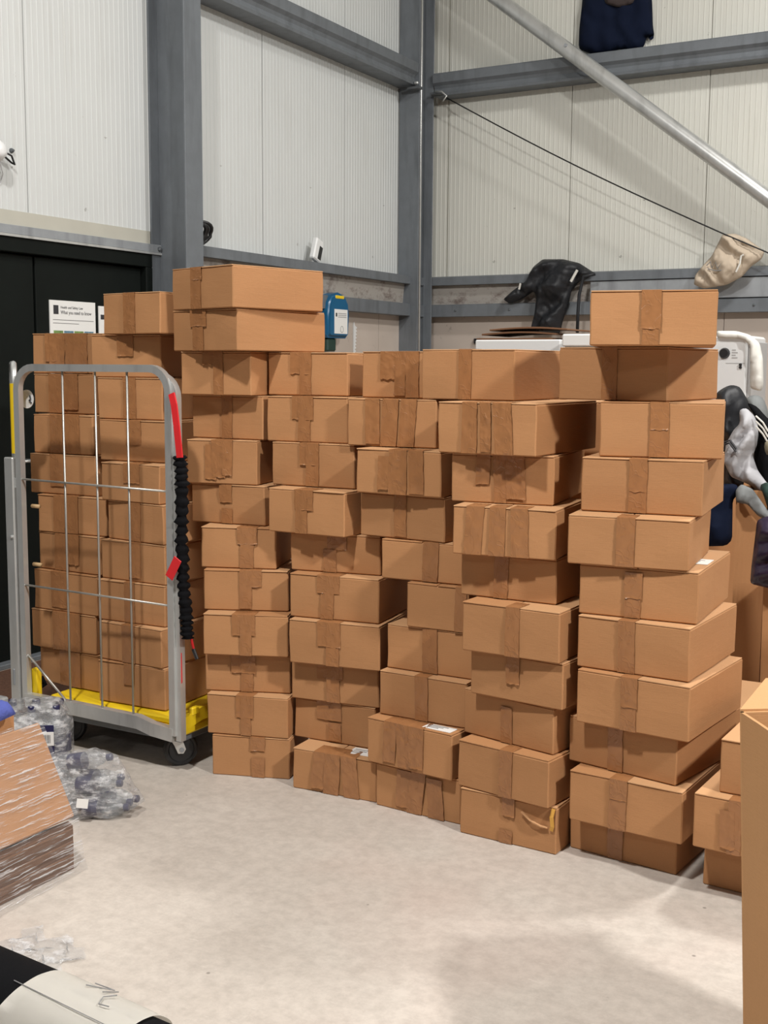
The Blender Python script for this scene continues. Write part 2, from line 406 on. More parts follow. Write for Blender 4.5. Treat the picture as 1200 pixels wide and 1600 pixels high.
# steel channel (two lips and a dirty web) along both walls
def channel(name, axis, a0, a1):
    t = tag(bpy.data.objects.new(name, None), kind='structure'); COL.objects.link(t); PM[t.name] = Matrix.Identity(4)
    s = (lambda d: XL+d) if axis == 'Y' else (lambda d: YR-d)
    def ex(prof, nm, mat): obj(nm, extrude_profile(B(), [(s(d), z) for d, z in prof], axis, a0, a1), mat, t)
    ex([(0.0, 2.125), (0.115, 2.125), (0.115, 2.185), (0.0, 2.20)], 'top_lip', 'galv')
    ex([(0.0, 1.97), (0.05, 1.97), (0.065, 2.125), (0.0, 2.125)], 'web', 'channel_dirty')
    ex([(0.0, 1.885), (0.115, 1.885), (0.115, 1.972), (0.10, 1.978), (0.0, 1.978)], 'bottom_lip', 'galv')
    return t
channel('trim_1', 'Y', 5.43, YR-0.12); 
channel('trim_2', 'X', -4.36, 2.6)
# flat cover plate of the right channel where it is smooth grey
obj('cover_plate', box(B(), -3.02, 2.6, YR-0.105, YR-0.06, 1.985, 2.118), 'galv_light', bpy.data.objects['trim_2'])
for k in range(10):
    obj('bolt', lathe(B(), [(0.008, 0), (0.008, 0.006), (0.004, 0.009)], 8, Matrix.Translation((-4.1+0.45*k, YR-0.115, 1.93)) @ Matrix.Rotation(math.pi/2, 4, 'X')), 'galv_dark', bpy.data.objects['trim_2'])

# door in the left wall
d = struct('door_1', box(B(), XL-0.20, XL-0.055, 3.0, 5.30, 0.0, 2.04), 'door_gap')
obj('door_leaf', box(B(), XL-0.06, XL-0.025, 3.3, 4.415, 0.01, 2.035, 0.003), 'door_black', d)
obj('door_leaf', box(B(), XL-0.06, XL-0.025, 4.43, 5.22, 0.01, 2.035, 0.003), 'door_black', d)
obj('frame_head', box(B(), XL-0.06, XL+0.012, 3.0, 5.37, 2.04, 2.135, 0.003), 'door_black', d)
obj('frame_jamb', box(B(), XL-0.06, XL+0.012, 5.225, 5.30, 0.0, 2.04, 0.003), 'door_black', d)
obj('threshold', box(B(), XL-0.08, XL+0.03, 3.0, 5.3, 0.0, 0.025, 0.004), 'galv', d)
obj('door_handle', tube(B(), [(XL-0.03, 4.33, 1.02), (XL+0.03, 4.33, 1.02), (XL+0.03, 4.24, 1.02)], 0.008, 8), 'zinc', d, smooth=True)
t4 = struct('trim_3', box(B(), XL-0.02, XL+0.018, 3.0, 5.40, 2.125, 2.168, 0.002), 'galv_light')
obj('edge_strip', box(B(), XL-0.02, XL+0.024, 3.0, 5.40, 2.112, 2.124), 'zinc', t4)
obj('end_bolt', lathe(B(), [(0.014, 0), (0.014, 0.01), (0.006, 0.016)], 6, Matrix.Translation((XL+0.018, 5.33, 2.145)) @ Matrix.Rotation(math.pi/2, 4, 'Y')), 'galv_dark', t4)
struct('trim_4', box(B(), XL-0.02, XL+0.006, 3.0, 5.27, 2.168, 2.238), 'flashing')
struct('trim_5', box(B(), XL-0.2, XL-0.0, 5.30, 5.42, 0.0, 2.2), 'galv_dark')

# ---------------------------------------------------------------- steel frame
def i_section(label, pieces, loc):
    t = thing('steel_column', label, 'column', loc, group='steel frame columns')
    for nm, (x0, x1, y0, y1), mt in pieces: obj(nm, box(B(), x0, x1, y0, y1, 0.0, 6.19, 0.0015), mt, t)
    return t
i_section('grey steel wall column between the black door and the box stacks',
    [('flange', (XL+0.001, XL+0.012, 5.275, 5.425), 'galv'), ('flange', (-4.235, -4.223, 5.275, 5.425), 'galv'), ('web', (XL+0.012, -4.235, 5.346, 5.354), 'galv')], (-4.35, 5.35, 0))
ct = i_section('grey steel column standing in the corner of the two white walls',
    [('flange', (-4.47, -4.30, 8.135, 8.148), 'galv'), ('flange', (-4.47, -4.30, 8.36, 8.373), 'galv'), ('web', (-4.39, -4.382, 8.148, 8.36), 'galv')], (-4.385, 8.25, 0))
obj('conduit', tube(B(), [(-4.33, 8.215, 0.3), (-4.33, 8.215, 6.1)], 0.011, 8), 'zinc', ct, smooth=True)

def rail(name, label, axis, a0, a1, z0):
    t = thing(name, label, 'rail', (XL+0.1, (a0+a1)/2, z0) if axis == 'Y' else ((a0+a1)/2, YR-0.1, z0), group='horizontal wall rails')
    s = (lambda d: XL+d) if axis == 'Y' else (lambda d: YR-d)
    prof = [(0.0, 0.0), (0.155, 0.0), (0.160, 0.018), (0.150, 0.022), (0.140, 0.055), (0.150, 0.075), (0.172, 0.095), (0.176, 0.155), (0.168, 0.165), (0.0, 0.165)]
    obj('rail_section', extrude_profile(B(), [(s(d), z0+z) for d, z in prof], axis, a0, a1), 'galv', t)
    return t
r1 = rail('wall_rail', 'dark grey steel rail high on the left wall between the two columns', 'Y', 5.43, 8.13, 3.575)
r2 = rail('wall_rail', 'long grey steel rail running along the end wall under the navy sweatshirt', 'X', -4.29, 2.6, 3.535)
for t, p, ax in ((r1, (XL+0.165, 8.09, 3.585), 'Y'), (r2, (-4.25, YR-0.17, 3.555), 'X')):
    obj('bolt', lathe(B(), [(0.013, 0), (0.013, 0.02), (0.007, 0.028)], 6, Matrix.Translation(p) @ Matrix.Rotation(math.pi/2, 4, ax)), 'zinc', t)
    obj('cleat', box(B(), p[0]-0.05, p[0]+0.05, p[1]-0.03, p[1]+0.03, 3.54, 3.556), 'galv_dark', t)
# diagonal brace
YB = 8.24
b0, b1 = at(780, 0, Y=YB), at(1200, 310, Y=YB); dv = (b1-b0).normalized()
st_ = thing('steel_brace', 'shiny round steel tube brace crossing diagonally in front of the end wall', 'brace', b1)
obj('tube', tube(B(), [b0-dv*0.55, b0, b1, b1+dv*3.1], 0.052, 20), 'zinc', st_, smooth=True, sharp=60)
bp_ = at(884, 71, Y=YB-0.05)
obj('bolt', lathe(B(), [(0.012, 0), (0.012, 0.02)], 8, Matrix.Translation(bp_+Vector((0, 0.01, 0))) @ Matrix.Rotation(math.pi/2, 4, 'X')), 'galv_light', st_)
# washing line from rail to the beige garment
c0, c1 = at(696, 152, Y=8.28), at(1132, 366, Y=8.22)
tag(obj('washing_line', tube(B(), [c0.lerp(c1, k/10)-Vector((0, 0, 0.03*math.sin(math.pi*k/10))) for k in range(11)] + [at(1200, 395, Y=8.2), at(1260, 425, Y=8.2)], 0.0055, 6), 'black_plastic', smooth=True),
    'thin black line strung from the rail end down to the beige garment', 'line')
hk = [at(680, 143, Y=8.28), at(690, 143, Y=8.26), at(698, 150, Y=8.25), at(692, 158, Y=8.25)]
tag(obj('hook', tube(B(), hk, 0.006, 6), 'zinc', smooth=True), 'small bent steel hook at the corner end of the rail', 'hook')

# ================================================================ stacked cartons
# (front-left-bottom x, y, z, rotation, width, depth, height); lowest first
BOXES = {
    'A': [(-2.637, 3.405, 0, 18.9, 0.2946, 0.28, 0.1516),
          (-2.66, 3.408, 0.1536, 16.23, 0.3103, 0.28, 0.1506),
          (-2.686, 3.432, 0.3062, 21.04, 0.3208, 0.28, 0.1441),
          (-2.663, 3.392, 0.4523, 21.96, 0.3144, 0.28, 0.1518),
          (-2.699, 3.445, 0.6061, 23.7, 0.3149, 0.28, 0.1494),
          (-2.73, 3.472, 0.7575, 20.72, 0.2836, 0.28, 0.1517),
          (-2.843, 3.563, 0.9112, 4.941, 0.3177, 0.385, 0.1468),
          (-2.842, 3.535, 1.06, 13, 0.284, 0.29, 0.164),
          (-2.883, 3.623, 1.226, 0.8, 0.3243, 0.35, 0.162),
          (-2.882, 3.558, 1.39, 4, 0.3075, 0.295, 0.16),
          (-2.919, 3.562, 1.552, -13.16, 0.3663, 0.437, 0.149),
          (-2.914, 3.554, 1.703, -15.79, 0.3662, 0.429, 0.1505)],
    'B': [(-2.303, 3.439, 0, 3.268, 0.3335, 0.4, 0.1482),
          (-2.366, 3.547, 0.1502, 2.487, 0.3317, 0.39, 0.1502),
          (-2.361, 3.519, 0.3024, 7.284, 0.3411, 0.4, 0.1426),
          (-2.34, 3.473, 0.447, 8.644, 0.3444, 0.4, 0.1582),
          (-2.36, 3.508, 0.6072, 7.332, 0.3441, 0.4, 0.1572),
          (-2.389, 3.558, 0.7664, 9.318, 0.3455, 0.4, 0.1391),
          (-2.457, 3.516, 0.9075, -0.4907, 0.3211, 0.37, 0.1572),
          (-2.501, 3.604, 1.067, 2.042, 0.3423, 0.4, 0.1566),
          (-2.537, 3.625, 1.225, 3.272, 0.3341, 0.4, 0.1646),
          (-2.574, 3.686, 1.392, 4.136, 0.3316, 0.395, 0.1567)],
    'C': [(-1.963, 3.443, 0, -3.365, 0.3322, 0.4, 0.1527),
          (-1.99, 3.429, 0.1547, -6.125, 0.3411, 0.4, 0.1563),
          (-1.971, 3.478, 0.313, -1.173, 0.3354, 0.4, 0.1534),
          (-1.965, 3.518, 0.4684, -0.3572, 0.3327, 0.4, 0.1536),
          (-1.882, 3.505, 0.624, 2, 0.226, 0.37, 0.1522),
          (-1.994, 3.526, 0.7782, 2.466, 0.3112, 0.385, 0.1358),
          (-2.097, 3.557, 0.916, -4.52, 0.3412, 0.4, 0.1523),
          (-2.086, 3.511, 1.07, -1.357, 0.3269, 0.29, 0.1518),
          (-2.173, 3.594, 1.224, 3.301, 0.3398, 0.4, 0.1639),
          (-2.176, 3.7, 1.39, 0, 0.272, 0.4, 0.162)],
    'D': [(-1.605, 3.367, 0, -2.727, 0.3377, 0.395, 0.1522),
          (-1.619, 3.375, 0.1542, -8.994, 0.3363, 0.305, 0.1529),
          (-1.635, 3.449, 0.3091, -12.57, 0.3496, 0.25, 0.1489),
          (-1.59, 3.398, 0.46, -7.3, 0.332, 0.295, 0.1463),
          (-1.601, 3.354, 0.6083, -2.787, 0.3325, 0.285, 0.1576),
          (-1.651, 3.444, 0.7679, -0.9175, 0.3297, 0.44, 0.1419),
          (-1.648, 3.372, 0.9118, 6.049, 0.3353, 0.365, 0.1546),
          (-1.698, 3.46, 1.068, 8.22, 0.3366, 0.46, 0.1556),
          (-1.737, 3.437, 1.226, -2, 0.3425, 0.5, 0.1631),
          (-1.889, 3.611, 1.391, -1.627, 0.344, 0.45, 0.1668)],
    'E': [(-1.254, 3.433, 0, -6.489, 0.3503, 0.4466, 0.1234),
          (-1.228, 3.348, 0.1254, -3.836, 0.355, 0.4516, 0.1572),
          (-1.262, 3.427, 0.2846, -10.52, 0.3624, 0.4466, 0.1453),
          (-1.218, 3.362, 0.4319, -5.926, 0.3555, 0.4452, 0.1634),
          (-1.23, 3.389, 0.5973, -3.352, 0.3491, 0.4539, 0.1585),
          (-1.236, 3.408, 0.7578, 2.622, 0.358, 0.4664, 0.1539),
          (-1.264, 3.374, 0.9137, 6.508, 0.3601, 0.428, 0.1483),
          (-1.262, 3.475, 1.064, 6.147, 0.3654, 0.4527, 0.1648),
          (-1.219, 3.504, 1.231, 13.27, 0.3643, 0.4516, 0.1673),
          (-1.384, 3.579, 1.4, -4.564, 0.3585, 0.4553, 0.1629),
          (-1.217, 3.385, 1.565, 15, 0.361, 0.44, 0.159)],
    'F': [(-0.82, 3.374, 0, -4, 0.345, 0.4, 0.148),
          (-0.829, 3.273, 0.15, -3, 0.345, 0.42, 0.158),
          (-0.769, 3.31, 0.31, -2, 0.345, 0.42, 0.155)],
    'H': [(-3.604, 3.511, 0.2, -3.405, 0.3375, 0.4, 0.1461),
          (-3.627, 3.492, 0.3481, 0.764, 0.3453, 0.4, 0.157),
          (-3.616, 3.501, 0.5071, -0.9569, 0.3457, 0.4, 0.1613),
          (-3.605, 3.524, 0.6704, -2.22, 0.3446, 0.4, 0.1512),
          (-3.598, 3.516, 0.8236, 2.997, 0.3481, 0.4, 0.1519),
          (-3.662, 3.542, 0.9775, 1.994, 0.3466, 0.4, 0.1603),
          (-3.664, 3.569, 1.14, -0.2288, 0.324, 0.33, 0.1568),
          (-3.744, 3.656, 1.299, -2.242, 0.3433, 0.4, 0.1609),
          (-3.749, 3.66, 1.462, 8.447, 0.3446, 0.4, 0.164)],
    'I': [(-3.192, 3.411, 0.2, 2.131, 0.3221, 0.4, 0.1616),
          (-3.198, 3.427, 0.3636, -2.103, 0.3199, 0.4, 0.1479),
          (-3.218, 3.445, 0.5135, 2.041, 0.3252, 0.4, 0.1581),
          (-3.219, 3.472, 0.6736, -1.893, 0.3258, 0.4, 0.1506),
          (-3.21, 3.504, 0.8262, -7.918, 0.3151, 0.25, 0.1498),
          (-3.227, 3.489, 0.978, -3.9, 0.308, 0.29, 0.1468),
          (-3.285, 3.547, 1.127, 2.05, 0.3231, 0.4, 0.1591),
          (-3.316, 3.576, 1.288, 3, 0.3121, 0.39, 0.1615),
          (-3.346, 3.577, 1.451, 6.285, 0.3238, 0.34, 0.1636),
          (-3.277, 3.575, 1.617, -7.624, 0.3233, 0.4, 0.1564)],
}
# tape strips seen on each front: photo x-range, from-to share of the height
T = {'A': [[(392, 415, 0, .33), (394, 414, .5, 1)], [(370, 397, 0, .55), (377, 393, 0, 1)], [(378, 397, 0, 1), (362, 400, 0, .5)], [(363, 399, 0, .5), (376, 394, 0, 1)],
          [(377, 409, 0, .4), (375, 394, 0, .95)], [(371, 402, 0, .4), (376, 397, 0, 1)], [(345, 364, 0, .45), (348, 365, .6, 1)], [(322, 340, .1, .9), (332, 352, 0, .85), (350, 365, 0, .8)],
          [(349, 365, 0, 1)], [(318, 345, 0, .3), (335, 350, 0, 1)], [(303, 320, 0, 1), (300, 325, 0, .4)], [(300, 316, 0, 1), (302, 318, 0, .3)]],
     'B': [[(492, 512, 0, .9), (510, 534, 0, 1), (534, 558, 0, 1)], [(497, 535, 0, .45), (515, 535, .5, .95)], [(497, 537, 0, .4), (512, 532, 0, 1)], [(497, 533, 0, .55), (512, 532, 0, 1)],
          [(497, 532, 0, .4), (504, 524, 0, 1)], [(513, 543, 0, .4), (507, 527, .4, 1)], [(462, 491, 0, .45), (464, 482, 0, 1)], [(470, 500, 0, .5), (480, 500, 0, 1)],
          [(458, 491, 0, .5), (468, 487, 0, 1)], [(455, 488, 0, .5), (470, 488, 0, 1)]],
     'C': [[(622, 645, .05, .9), (645, 668, 0, 1), (668, 692, .1, 1)], [(602, 622, 0, .9), (620, 642, 0, .95), (642, 664, 0, .9)], [(650, 670, 0, 1)], [(662, 685, 0, 1)],
          [(712, 730, 0, 1)], [(663, 687, 0, 1)], [(618, 637, 0, .95)], [(593, 614, .15, .9), (610, 638, 0, 1), (640, 663, 0, .95)],
          [(572, 595, 0, .95), (600, 625, 0, 1), (629, 653, 0, 1)], [(596, 620, 0, .6), (620, 637, 0, .95), (636, 656, 0, 1)]],
     'D': [[(787, 806, 0, .4), (783, 803, .7, 1)], [(783, 803, 0, 1)], [(785, 803, .2, 1)], [(793, 814, 0, .62)], [(792, 814, 0, 1)], [(775, 797, 0, 1)],
          [(730, 758, 0, 1), (767, 792, 0, 1), (799, 826, 0, 1)], [(746, 768, 0, .62), (771, 790, 0, 1), (790, 820, 0, .9)],
          [(724, 748, 0, 1), (752, 769, 0, .95), (772, 800, 0, 1)], [(719, 739, 0, 1)]],
     'E': [[(952, 976, 0, 1)], [(955, 982, 0, 1), (955, 982, 0, .4)], [(953, 976, 0, 1)], [(973, 997, 0, 1), (972, 998, 0, .55)], [(968, 994, 0, 1)], [(979, 1004, .1, 1), (978, 1006, .1, .6)], [(965, 994, 0, 1), (965, 994, .62, 1)],
          [(985, 1013, 0, 1), (985, 1013, 0, .6)], [(1016, 1046, 0, 1), (1017, 1046, 0, .5)], [(943, 967, 0, 1)], [(1006, 1032, 0, 1), (1003, 1034, 0, .7)]],
     'H': [[(96, 128, 0, 1)], [(84, 106, 0, 1), (104, 128, 0, 1)], [(82, 108, 0, .9)], [(88, 110, 0, 1), (108, 126, 0, .8)], [(86, 104, 0, 1), (104, 124, 0, 1)],
          [(80, 102, 0, .8)], [(80, 100, 0, 1), (100, 126, 0, 1)], [(78, 100, 0, 1), (100, 124, 0, .9)], [(72, 92, 0, .7), (80, 104, 0, 1), (104, 138, 0, 1)]],
     'I': [[(196, 212, 0, .5)], [(192, 212, 0, 1)], [(196, 212, 0, 1)], [(203, 222, 0, .9)], [(206, 222, 0, 1)], [(195, 220, 0, .5)], [(202, 222, 0, .6)], [(194, 214, 0, 1)],
          [(185, 210, 0, .5)], [(195, 213, 0, 1)]],
     'F': [[(1180, 1205, 0, 1)], [(1140, 1162, 0, 1), (1126, 1150, .2, .9)], [(1190, 1215, 0, 1)]]}
WHERE = {'A': 'stack beside the roll cage', 'B': 'second stack from the roll cage', 'C': 'third stack from the roll cage', 'D': 'fourth stack from the roll cage',
         'E': 'tallest stack at the right end', 'H': 'left stack inside the roll cage', 'I': 'right stack inside the roll cage', 'F': 'short stack behind the open carton'}
ORD = ['lowest', 'second from bottom', 'third from bottom', 'fourth from bottom', 'fifth from bottom', 'sixth from bottom', 'seventh from bottom', 'eighth from bottom',
       'ninth from bottom', 'tenth from bottom', 'eleventh from bottom', 'twelfth from bottom']
GROUPS = {'H': 'cartons stacked in the roll cage', 'I': 'cartons stacked in the roll cage'}
def px_x(p):
    d = p-EYEV; return 600+F_PX*d.dot(cR)/d.dot(cF)
def carton_body(w, d, h, seed):
    """open-topped corrugated sleeve with soft corners and shallow dents; local origin at front-left-bottom"""
    bm = B(); bmesh.ops.create_cube(bm, size=1.0)
    bmesh.ops.scale(bm, vec=(w, d, h), verts=bm.verts); bmesh.ops.translate(bm, vec=(w/2, d/2, h/2), verts=bm.verts)
    sharp = [e for e in bm.edges]
    bmesh.ops.bevel(bm, geom=sharp, offset=0.0035, segments=1, affect='EDGES')
    big = [e for e in bm.edges if e.calc_length() > 0.05]
    bmesh.ops.subdivide_edges(bm, edges=big, cuts=5, use_grid_fill=True)
    for v in bm.verts:
        q = Vector((v.co.x*6, v.co.y*6, v.co.z*9+seed*3.7))
        v.co.y += 0.0035*noise.noise(q); v.co.x += 0.003*noise.noise(q+Vector((9, 2, 0)))

    return bm
def tape_strip(w, d, h, u0, u1, v0, v1, seed, wild):
    """thin wrinkled tape on the front; folds over onto the top when it starts at the upper edge"""
    bm = B(); nu, nv = 8, 22; rows = []
    sk = (noise.noise(Vector((seed*1.3, 0.5, 2)))*0.5)*(0.075 if wild else 0.012)
    def P(u, y, z): return bm.verts.new((u, y, z))
    if v0 <= 0.001:
        for yy in (0.07, 0.03, 0.004): rows.append([P(u0+(u1-u0)*k/nu, yy, h+0.0015+0.0008*noise.noise(Vector((k, yy*50, seed)))) for k in range(nu+1)])
    for j in range(nv+1):
        v = v0+(v1-v0)*j/nv; z = h*(1-v) if v > 0 else h+0.0005
        z = max(z, 0.002); row = []
        for k in range(nu+1):
            u = u0+(u1-u0)*k/nu
            n1 = noise.noise(Vector((u*45+seed*5, z*18, seed))); n2 = noise.noise(Vector((u*30, z*40, seed+9)))
            cr = max(0.0, 1-abs(noise.noise(Vector((u*34+z*22, z*30-u*16, seed+3))))*11.0)
            off = 0.0048+(0.0016 if wild else 0.0008)*(n1+0.6*n2)+(0.0020 if wild else 0.0011)*cr
            if j == nv and v1 < 0.93: off += (0.0008 if random.random() < 0.6 else 0.004*random.random()) if k not in (0, nu) else 0.0
            row.append(P(u+sk*(v-v0)+(0.0022*noise.noise(Vector((z*40, seed, k*0.5)))), -off, z+(0.004*noise.noise(Vector((u*70, seed, 3))) if j == nv and v1 < 0.93 else 0)))
        rows.append(row)
    for a, b_ in zip(rows, rows[1:]):
        for k in range(nu): bm.faces.new((a[k], a[k+1], b_[k+1], b_[k]))
    r = bmesh.ops.extrude_face_region(bm, geom=list(bm.faces))
    for v in [g for g in r['geom'] if isinstance(g, bmesh.types.BMVert)]: v.co += Vector((0, 0.0006, -0.0003))
    return bm
def local_obj(name, bm, mat, parent, smooth=False, sharp=None):
    bmesh.ops.recalc_face_normals(bm, faces=bm.faces)
    me = bpy.data.meshes.new(name); bm.to_mesh(me); bm.free(); me.materials.append(M[mat])
    if smooth:
        for p in me.polygons: p.use_smooth = True
        if sharp: me.set_sharp_from_angle(angle=math.radians(sharp))
    o = bpy.data.objects.new(name, me); COL.objects.link(o); o.parent = parent; PM[o.name] = PM[parent.name]
    return o
CART = {}
def carton(key, i, spec):
    x, y, z, a, w, d, h = spec; n = len(BOXES[key]); strips = T[key][i]; wild = len(strips) > 2

    wide = sum(s[1]-s[0] for s in strips)
    look = 'fanned tape' if wild else 'one tape strip' if len(strips) == 1 else 'layered tape'
    pos = 'topmost' if i == n-1 else ORD[i]
    lab = 'brown carton with %s, %s in %s' % (look, pos, WHERE[key])
    t = thing('carton', lab, 'carton', (x, y, z), math.radians(a), GROUPS.get(key, 'brown cartons stacked on the floor'))
    seed = sum(ord(c_) for c_ in key)*0.37+i*1.91
    tf = 0.004
    local_obj('body', carton_body(w, d, h-tf, seed), 'cardboard', t)
    rnd = random.Random(int(seed*100)); g = w*0.5
    for s in (0, 1):         # two top flaps meeting on the centre line, their cut edges slightly proud of the front
        x0, x1 = (0.0015, g-0.002) if s == 0 else (g+0.002, w-0.0015)
        bm = box(B(), x0, x1, 0.0, d-0.002, h-tf, h, 0.0008)
        ty = rnd.uniform(-0.0005, 0.0025)
        for v in bm.verts:
            if v.co.y < d*0.3: v.co.y -= ty
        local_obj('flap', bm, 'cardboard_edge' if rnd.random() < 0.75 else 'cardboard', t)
    A_ = PM[t.name] @ Vector((0, 0, h/2)); B_ = PM[t.name] @ Vector((w, 0, h/2)); pa, pb = px_x(A_), px_x(B_)
    for k, (p0, p1, v0, v1) in enumerate(strips):
        u0, u1 = [max(0.004, min(w-0.004, w*(p-pa)/(pb-pa))) for p in (p0, p1)]
        if u1-u0 < 0.012: continue
        bm = tape_strip(w, d, h, u0, u1, v0, v1, seed+k*2.3, wild)
        if k: bmesh.ops.translate(bm, vec=(0, -0.0009*k, 0), verts=bm.verts)
        local_obj('tape', bm, 'tape', t, smooth=True, sharp=50)
    CART[(key, i)] = (t, w, d, h)
    return t
for key in 'EDCBAIHF':
    for i, spec in enumerate(BOXES[key]): carton(key, i, spec)
def top_label(key, i, u, v, sw, sd):
    t, w, d, h = CART[(key, i)]
    bm = box(B(), u, u+sw, v, v+sd, h+0.0005, h+0.0015); o = local_obj('address_label', bm, 'paper_white', t); o['label'] = 'white address label'
    for k in range(3):
        local_obj('print_line', box(B(), u+0.01, u+sw*(0.5+0.12*k), v+sd*(0.25+0.22*k), v+sd*(0.25+0.22*k)+0.006, h+0.0015, h+0.002), 'ink_grey', o)
top_label('C', 1, 0.215, 0.012, 0.11, 0.05); top_label('B', 0, 0.20, 0.03, 0.10, 0.07); top_label('E', 5, 0.27, 0.15, 0.08, 0.10)
# torn corner of the bottom carton of the fourth stack
t, w, d, h = CART[('D', 0)]
bm = B(); tube(bm, [(w-0.010, -0.004, h-0.004), (w-0.014, -0.009, h-0.03), (w-0.011, -0.008, h-0.06), (w-0.016, -0.005, h-0.075)], 0.004, 6, flat=(0.012, 0.003))
local_obj('tear', bm, 'orange_tear', t)
bm = B(); tube(bm, [(w-0.118, -0.005, h-0.035), (w-0.085, -0.010, h-0.055), (w-0.05, -0.009, h-0.066), (w-0.028, -0.005, h-0.068)], 0.004, 6, flat=(0.008, 0.003))
local_obj('tear', bm, 'cardboard_edge', t)

# ================================================================ roll cage
YC = 3.33
cage = thing('roll_cage', 'zinc wire roll cage on castors with yellow base, loaded with cartons', 'roll cage', (-3.12, 3.75, 0.0))
zx = lambda x, z, y=YC: Vector((x, y, z))
x0, x1, zb, zt, rc = -3.495, -2.752, 0.18, 1.487, 0.085
path = [zx(x0, zb)] + [zx(x0, 0.6), zx(x0, 1.0)] + arc(zx(x0+rc, zt-rc), rc, 180, 90, 7, (1, 0, 0), (0, 0, 1)) + arc(zx(x1-rc, zt-rc), rc, 90, 0, 7, (1, 0, 0), (0, 0, 1)) + [zx(x1, 1.0), zx(x1, 0.6), zx(x1, zb-0.03)]
obj('gate_frame', tube(B(), path, 0.0, flat=(0.027, 0.025)), 'zinc', cage, smooth=True, sharp=40)
obj('bottom_beam', tube(B(), [zx(x0, zb), zx(-3.25, zb), zx(-2.92, zb-0.004), zx(-2.85, zb-0.02), zx(x1, zb-0.028)], 0.0, flat=(0.03, 0.05)), 'zinc', cage, smooth=True, sharp=40)
for px in (97, 148, 198):
    a = at(px, 575, Y=YC)
    obj('wire', tube(B(), [(a.x, YC, zb), (a.x, YC, zt)], 0.0042, 8), 'zinc_rod', cage, smooth=True)
for z in (1.058, 0.642):
    obj('wire', tube(B(), [(x0, YC-0.006, z), (x1, YC-0.006, z-0.008)], 0.0042, 8), 'zinc_rod', cage, smooth=True)
obj('wire', tube(B(), [(x0+0.012, YC, 0.36), (-3.29, YC, 0.205)], 0.0048, 8), 'zinc_rod', cage, smooth=True)
# side panel, folded outwards at the left
sd = Vector((-0.735, 0.678, 0)); p0 = Vector((-3.528, YC+0.012, 0)); 
def sp(s, z): return p0+sd*s+Vector((0, 0, z))
pth = [sp(0, 1.10), sp(0, 1.3)] + arc(sp(0.075, 1.425), 0.075, 180, 90, 6, sd, (0, 0, 1)) + [sp(0.3, 1.50)] + arc(sp(0.475, 1.425), 0.075, 90, 0, 6, sd, (0, 0, 1)) + [sp(0.55, 1.0), sp(0.55, 0.18)]
obj('side_frame', tube(B(), pth, 0.0125, 10), 'zinc', cage, smooth=True)
for s in (0.18, 0.36): obj('wire', tube(B(), [sp(s, 0.2), sp(s, 1.5)], 0.0042, 8), 'zinc_rod', cage, smooth=True)
for z in (0.62, 1.05): obj('wire', tube(B(), [sp(0.0, z), sp(0.55, z)], 0.0042, 8), 'zinc_rod', cage, smooth=True)
g = obj('hand_grip', tube(B(), [sp(0, 1.155), sp(0, 1.425)], 0.0175, 12), 'yellow', cage, smooth=True, sharp=50); g['label'] = 'yellow plastic hand grip'
hp = obj('hinge_post', box(B(), -3.565, -3.517, YC-0.02, YC+0.004, 0.135, 1.14, 0.004), 'zinc', cage)
obj('slot_plate', box(B(), -3.548, -3.538, YC-0.024, YC-0.019, 0.235, 0.30, 0.002), 'galv_light', hp)
obj('screw', lathe(B(), [(0.007, 0), (0.007, 0.005), (0.003, 0.008)], 8, Matrix.Translation((-3.53, YC-0.02, 0.83)) @ Matrix.Rotation(math.pi/2, 4, 'X')), 'zinc', hp)
hg = obj('hinge_bracket', box(B(), -3.545, -3.50, YC-0.008, YC+0.008, 1.02, 1.06, 0.002), 'zinc', cage)
obj('end_post', tube(B(), [(x1+0.021, YC+0.012, 0.13), (x1+0.021, YC+0.012, 1.36)] + arc((x1-0.055, YC+0.012, 1.385), 0.076, 0, 80, 6, (1, 0, 0), (0, 0, 1)), 0.0, flat=(0.024, 0.028)), 'zinc', cage, smooth=True, sharp=40)
for z in (0.72, 0.95): obj('wooden_peg', tube(B(), [(-3.47, YC+0.03, z), (-3.43, YC+0.03, z)], 0.008, 8), 'wood_peg', cage, smooth=True)
dsc = obj('round_tag', lathe(B(), [(0.036, 0), (0.036, 0.003)], 28, Matrix.Translation((-3.50, YC+0.05, 1.365)) @ Matrix.Rotation(math.pi/2, 4, 'X')), 'white_plastic', cage); dsc['label'] = 'round white tag with black marks'
obj('tag_mark', tube(B(), [(-3.48, YC+0.044, 1.38), (-3.476, YC+0.044, 1.365), (-3.484, YC+0.044, 1.36), (-3.472, YC+0.044, 1.35)], 0.003, 6), 'ink', dsc)
# yellow plastic base: a tray with a raised, notched rim
bm = B(); box(bm, -3.44, x1+0.012, YC+0.025, 4.12, 0.135, 0.170, 0.008); box(bm, -3.42, x1-0.01, YC+0.045, 4.10, 0.170, 0.196, 0.006)
base = obj('base_tray', bm, 'yellow', cage); base['label'] = 'yellow plastic base tray'
bs = obj('loose_strap', tube(B(), [at(50, 1072, Z=0.20), at(58, 1064, Z=0.215), at(66, 1060, Z=0.235), at(70, 1068, Z=0.205), at(60, 1074, Z=0.20)], 0.012, 8), 'black_cloth', cage, smooth=True); bs['label'] = 'crumpled black strap on the base'
obj('rim', tube(B(), [(x1+0.008, YC+0.03, 0.18), (x1+0.008, YC+0.14, 0.20), (x1+0.008, YC+0.3, 0.20), (x1+0.008, YC+0.36, 0.185), (x1+0.008, 4.1, 0.185)], 0.0, flat=(0.02, 0.05)), 'yellow', base)
for k in range(3): obj('rim_notch', box(B(), x1+0.002, x1+0.022, YC+0.08+0.2*k, YC+0.12+0.2*k, 0.205, 0.235, 0.004), 'yellow', base)
